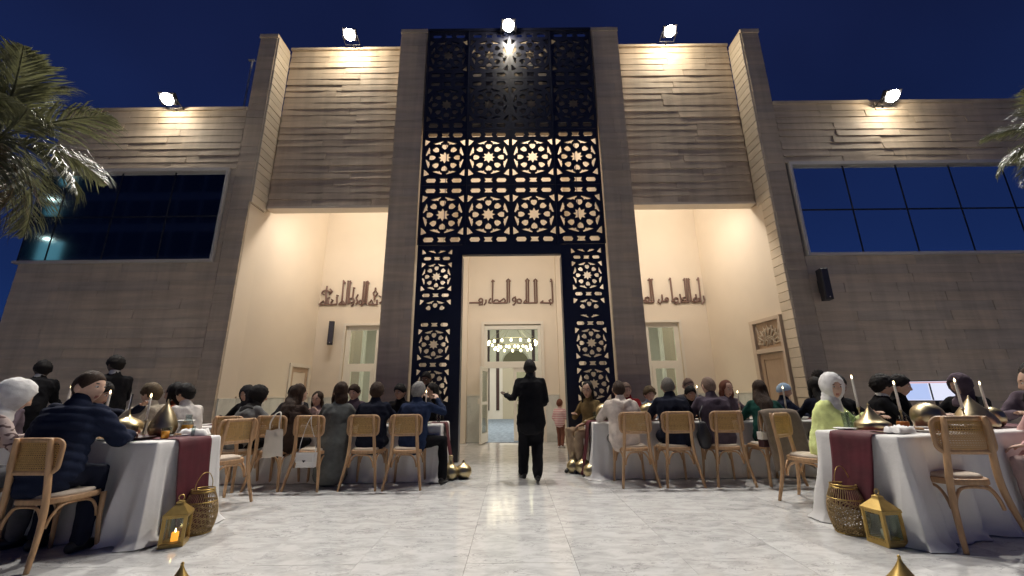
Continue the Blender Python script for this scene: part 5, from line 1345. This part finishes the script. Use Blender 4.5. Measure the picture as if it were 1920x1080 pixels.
        mb.add(vs_, HF); mb.build('hair', hmtl, e, True)
    elif kind in ('long', 'bob'):
        mb = MB()
        mb.ell((0, 0, 0), (.090, .102, .112), 16, hm @ Matrix.Translation((0, -.026, .030)), 12)
        inv = hm.inverted(); bl = .36 if kind == 'long' else .17
        bk = [hm @ Vector((0, -.04, .0)), hm @ Vector((0, -.065, -.085))]
        b2 = sp[4]+Vector((0, -.112, .02)); b3 = sp[3]+Vector((0, -.135, -.02))
        if kind == 'long': mb.rtube(bk+[b2, b3], [(.085, .085), (.098, .066), (.115, .050), (.085, .030)], 12, xdir=xs)
        else: mb.rtube(bk+[hm @ Vector((0, -.055, -.16))], [(.085, .085), (.100, .070), (.085, .050)], 12, xdir=hm.to_3x3() @ Vector((1, 0, 0)))
        for sg in (-1, 1): mb.rtube([hm @ Vector((sg*.072, .0, .03)), hm @ Vector((sg*.084, .012, -.08)), hm @ Vector((sg*.088, .0, -.17))], [.022, .026, .020], 8)
        fuse(mb, 'hair', hmtl, e, .012, 3, lambda co, sd=sd: .008*nz3(co, 30, sd, (1, 1, .22))+.008*nz3(co, 9, sd+2, (1, 1, .5)))
    elif kind == 'hijab':
        mb = MB()
        shell = MB(); vs_ = []
        for d in HD:
            q_ = math.sqrt((d[0]/.60)**2+((d[2]+.16)/.66)**2); m_ = 1. if d[1] < .05 else max(0, min(1, (q_-.92)/.16))
            bulge = .020*max(0, -d[1])*max(0, d[2]+.4)+.006*max(0, d[2])
            wr_ = .004*noise.noise(Vector((d[0]*5+sd, d[1]*5, d[2]*9)))+.003*math.sin(d[2]*26+d[1]*9+3*noise.noise(Vector((d[0]*3, d[1]*3, d[2]*3+sd))))
            vs_.append(hm @ (head_pt(d)+Vector(d)*(-.014+m_*(.034+bulge+wr_))))
        shell.add(vs_, HF)
        mb.ell((0, 0, 0), (.078, .074, .070), 14, hm @ Matrix.Translation((0, -.030, -.075)), 10)
        mb.rtube([hm @ Vector((0, -.035, -.06)), neck1+Vector((0, -.005, .0)), sp[5]+Vector((0, .0, .01)), sp[4]+Vector((0, .012, .012)), sp[3]+Vector((0, .02, .06))],
                 [(.080, .080), (.086, .084), (.098, .092), (.150*wk, .112), (.165*wk, .132)], 14, xdir=xs)
        fuse(mb, 'headscarf', hmtl, e, .013, 4, lambda co, sd=sd: .007*nz3(co, 12, sd, (1, 1, .5))+.005*np.sin(co[:, 2]*70+6*nz3(co, 6, sd))*.6, shell)
    elif kind == 'cap':
        mb = MB(); vs_ = []
        for d in HD:
            h = -.35+.35*(d[1]+1) ; m_ = max(0, min(1, (d[2]-h)/.08)); vs_.append(hm @ (head_pt(d)+Vector(d)*(-.012+m_*.026)))
        mb.add(vs_, HF); mb.build('knit_cap', hmtl, e, True)
    return e

# --- centre
person('waiter in black suit walking to the door with one forearm out', .27, 6.52, 3, 'stand', 'black', 'black', ('cropped', 'black'), 'dark', lean=3, yaw=4, pitch=8,
       hands=((-.36, .10, 1.175), (.20, .22, 1.02)), coat=.13, legs=[((-.10, .10, .50), (-.11, .20, .085), (-.25, 1, 0)), ((.09, .05, .49), (.06, -.20, .12), (.05, 1, 0))], curl=.22, palmup=True, legk=1.16, bulk=1.08, vox=.014, topname='suit_jacket', collar='charcoal')
person('toddler in pink striped jacket toddling by the marble dado', 1.13, 10.25, -28, 'stand', 'striped', 'legging', ('cropped', 'auburn'), 'light', lean=4, s=.60, headk=1.5,
       hands=((-.28, .18, .98), (.30, .25, 1.02)), legs=[((-.08, .06, .50), (-.08, .02, .085), (0, 1, 0)), ((.09, .02, .48), (.11, -.16, .13), (.3, 1, 0))], shoe=SHOEW, puffer=True)
# --- left front table
person('man in navy puffer jacket turning his face to the brass domes', -3.88, 3.66, 2, 'sit', 'navy', 'blackblue', ('cropped', 'brown'), 'light', lean=16, yaw=-88, pitch=4, hands=((-.22, .34, .86), (.15, .44, .82)), s=1.04, puffer=True, bulk=1.06, coat=.12, vox=.015, topname='puffer_jacket', curl=.9,
       legs=[((-.17, .24, .57), (-.18, .20, .09)), ((.16, .20, .57), (.20, .13, .09))], dy=-.04)
person('woman in white headscarf and spotted blouse bowing toward the table', -4.63, 3.58, -24, 'sit', 'spotted', 'slate', ('hijab', 'scarfwhite'), 'light', lean=26, yaw=-14, pitch=20, hands=((-.12, .40, .86), (.16, .44, .86)), fem=True, coat=.28, bulk=1.10, vox=.015, topname='blouse')
person('stooping man in black suit behind the white headscarf', -8.12, 7.0, 35, 'stand', 'black', 'black', ('short', 'black'), 'dark', lean=22, yaw=30, pitch=20, hands=((-.2, .42, 1.05), (.2, .42, 1.05)), collar='shirtwhite', coat=.1, s=1.08, bulk=1.08)
person('man in black suit with white collar standing by the stone wall', -6.83, 7.05, 62, 'stand', 'black', 'black', ('short', 'black'), 'dark', lean=9, yaw=16, pitch=14, hands=((-.1, .40, 1.12), (.2, .34, 1.0)), collar='shirtwhite', coat=.1, s=1.10)
person('person in dark clothes raising a lit phone behind the puffer man', -5.28, 5.20, -84, 'sit', 'blackblue', 'black', ('short', 'black'), 'tan', lean=12, hands=((-.10, .52, 1.10), (.16, .38, .88)), pitch=16)
person('person with dark auburn hair at the far left edge', -6.55, 5.45, 175, 'sit', 'dusk', 'black', ('curly', 'auburn'), 'tan', lean=12)
person('person in beige top with dark blond hair behind the brass drop', -4.78, 5.55, 58, 'sit', 'beige', 'slate', ('short', 'dkblond'), 'light', lean=16, yaw=30, pitch=14, bulk=1.08, hood=True)
person('woman with black hair in rust top behind the brass drop', -4.98, 6.2, 118, 'sit', 'rust', 'black', ('long', 'black'), 'tan', lean=8, fem=True, yaw=-20)
person('person in white shirt with black hair near the empty chair', -4.50, 5.86, 82, 'sit', 'white', 'black', ('short', 'black'), 'tan', lean=16, yaw=0, pitch=20)
# --- left rear table, near side
person('woman in black headscarf and grey shirt leaning to her right', -4.02, 6.24, -20, 'sit', 'grey', 'black', ('hijab', 'black'), 'light', lean=26, yaw=-30, pitch=14, fem=True, hands=((-.1, .46, .87), (.26, .40, .92)), topname='shirt')
person('woman with long brown hair in dark fluffy jacket', -3.36, 6.26, -14, 'sit', 'brownfur', 'charcoal', ('long', 'brown'), 'light', lean=22, yaw=-24, pitch=14, fem=True, bulk=1.14, coat=.14, fuzz=.006)
person('woman in long grey coat with brown hair looking left', -2.66, 6.34, 6, 'sit', 'coatgrey', 'black', ('bob', 'brown'), 'light', lean=8, yaw=42, pitch=2, fem=True, bulk=1.10, skirt=True, coat=.2, topname='long_coat')
person('dark-haired man in black jacket at the left rear table', -2.09, 6.30, 4, 'sit', 'blackblue', 'blackblue', ('short', 'brown'), 'tan', lean=12, yaw=6, pitch=8, bulk=1.10, coat=.06)
person('grey-haired man in navy suit beside the pair of tapers', -1.47, 6.30, -6, 'sit', 'suitblue', 'black', ('short', 'grey'), 'light', lean=13, yaw=-4, pitch=8, bulk=1.10, coat=.10, topname='suit_jacket', hands=((-.2, .40, .87), (.22, .36, 1.12)), legs=[((-.13, .42, .55), (-.12, .38, .09)), ((.38, .15, .56), (.40, .10, .09))])
# far side
person('person in dark headscarf half hidden behind the grey shirt', -4.88, 7.72, 172, 'sit', 'black', 'black', ('hijab', 'charcoal'), 'tan', lean=10, fem=True)
person('person with dark hair behind the fluffy jacket', -4.02, 7.72, 188, 'sit', 'charcoal', 'black', ('short', 'black'), 'tan', lean=14)
person('person in pale top holding a cup behind the rear taper', -3.62, 7.78, 180, 'sit', 'blush', 'slate', ('bob', 'brown'), 'light', lean=10, s=.92, fem=True, hands=((-.1, .22, 1.02), (.12, .25, 1.0)))
person('person in brown facing the black jacket across the table', -2.93, 7.72, 176, 'sit', 'dusk', 'black', ('short', 'brown'), 'light', lean=6)
person('young man with black hair facing the grey-haired man', -2.08, 7.72, 172, 'sit', 'black', 'black', ('short', 'black'), 'tan', lean=6, yaw=-10)
person('woman with long black hair raising a hand by the portal jamb', -1.40, 7.55, 140, 'sit', 'black', 'black', ('long', 'black'), 'tan', lean=12, pitch=14, fem=True, hands=((-.10, .26, 1.14), (.16, .36, .88)))
person('waiter in black stooping before the left lattice jamb', -1.62, 8.0, 170, 'stand', 'black', 'black', ('cropped', 'black'), 'brown', lean=20, pitch=22, s=.96, hands=((-.18, .38, 1.0), (.18, .38, 1.0)))
# --- right rear table
person('woman with dark bob in olive top at the table end', 1.36, 7.42, 128, 'sit', 'olive', 'khaki', ('bob', 'black'), 'tan', lean=6, yaw=26, pitch=4, fem=True, hands=((-.14, .36, .72), (.1, .30, .86)), topname='blouse',
       legs=[((-.10, .42, .56), (-.08, .36, .09)), ((.10, .44, .60), (.02, .42, .14))])
person('person in white hoodie with cropped brown hair', 1.62, 6.28, -4, 'sit', 'cream', 'grey', ('cropped', 'brown'), 'tan', lean=14, yaw=-6, pitch=12, bulk=1.14, hood=True, coat=.14, topname='hoodie')
person('bald man in red shirt facing the white hoodie', 2.13, 7.78, 150, 'sit', 'red', 'black', ('cropped', 'stubble'), 'light', lean=8, yaw=30, pitch=10)
person('man with cropped grey hair in black-navy jumper', 2.38, 6.28, -4, 'sit', 'blackblue', 'blackblue', ('cropped', 'salt'), 'tan', lean=14, yaw=-14, pitch=16, bulk=1.14, s=1.03, coat=.06, topname='jumper')
person('person in pale blue partly hidden behind the navy jumper', 2.50, 7.72, 182, 'sit', 'paleblue', 'slate', ('curly', 'dkblond'), 'light', lean=10, s=.94)
person('dark-haired person between the navy jumper and plum jacket', 3.26, 7.74, 176, 'sit', 'black', 'black', ('short', 'black'), 'tan', lean=12, s=.94)
person('bald man in plum jacket with a black bag at his hip', 3.02, 6.30, -2, 'sit', 'plum', 'black', ('cropped', 'stubble'), 'light', lean=14, yaw=6, pitch=12, bulk=1.14, s=1.03, coat=.06)
person('bald man beyond the plum jacket in grey', 3.36, 7.95, 178, 'sit', 'slate', 'black', ('cropped', 'stubble'), 'light', lean=2, s=1.05)
person('woman with brown hair peeking right of the plum jacket', 3.92, 7.70, 188, 'sit', 'dusk', 'black', ('bob', 'auburn'), 'light', lean=8, fem=True)
person('woman with long dark hair in green top before the draped coat', 3.80, 6.34, -22, 'sit', 'green', 'black', ('long', 'brown'), 'light', lean=26, yaw=-10, pitch=18, fem=True, bulk=1.10, topname='top')
person('person in pale blue knit cap looking right', 4.82, 7.45, -100, 'sit', 'navy', 'black', ('cap', 'paleblue'), 'tan', lean=4, yaw=0, s=.96)
person('woman with long black hair and black clothes by the lime blazer', 4.72, 6.40, -4, 'sit', 'blackblue', 'black', ('long', 'black'), 'tan', lean=12, fem=True, bulk=1.12)
person('young man with a dark quiff looking down by the stone pier', 5.82, 7.92, 178, 'stand', 'slate', 'black', ('tuft', 'black'), 'tan', lean=8, pitch=26, s=.90)
# --- right front table
person('woman in lime blazer and white headscarf laughing at the table', 3.66, 4.98, -138, 'sit', 'lime', 'cream', ('hijab', 'scarfwhite'), 'light', lean=16, yaw=-52, pitch=6, hijf=-.046, fem=True, coat=.22, bulk=1.06, vox=.014, topname='blazer', hands=((-.05, .42, .93), (-.13, .34, .93)))
person('man with black hair behind the white headscarf', 4.42, 5.75, -170, 'sit', 'black', 'black', ('short', 'black'), 'tan', lean=8, s=1.0)
person('man in dark jacket with white collar turned from the candle', 4.98, 5.72, -120, 'sit', 'black', 'black', ('curly', 'black'), 'tan', lean=10, yaw=20, collar='shirtwhite')
person('man in glasses and black jacket behind the cone dome', 5.28, 5.80, -135, 'sit', 'black', 'black', ('short', 'black'), 'light', lean=10, yaw=0, s=1.0)
person('person in grey headscarf in profile before the glowing screen', 6.24, 5.75, 100, 'sit', 'black', 'black', ('hijab', 'dusk'), 'light', lean=8, yaw=-6, s=1.0)
person('person in black headscarf at the right edge of the table', 6.32, 5.0, 125, 'sit', 'dusk', 'black', ('hijab', 'black'), 'tan', lean=8, s=1.06)
person('person in pink sitting at the right edge behind a cane chair', 5.10, 3.95, 70, 'sit', 'pink', 'blush', ('long', 'brown'), 'light', lean=10, fem=True, yaw=-20, hands=((-.1, .36, .70), (.12, .36, .70)))
# glasses of the man behind the cone dome are too small to see on the face; the lit phone in a raised hand
e = empty('smartphone', (-4.66, 5.10, 1.10), rad(-52), 'lit phone held up beyond the squat brass dome', 'phone')
bevbox(-.045, .045, -.012, 0, 0, .19, .003).build('case', M['black'], e); bx('display', mat('lit_phone', (.1, .1, .1), .3, emit=(.85, .82, .95), estr=.9), e, -.040, .040, -.0135, -.0122, .006, .184)
e = empty('backpack', (2.72, 6.10, .50), rad(10), 'black soft bag hanging at the hip of the plum jacket', 'bag')
mb = MB(); mb.rtube([(0, 0, .02), (0, 0, .14), (0, .01, .30)], [(.085, .06), (.11, .07), (.06, .04)], 14); mb.build('bag_body', M['black'], e, True); MB().tube(bent([(-.04, 0, .3), (-.02, .02, .44), (.1, .1, .55)], 4), .008, 6).build('strap', M['black'], e)

flush()
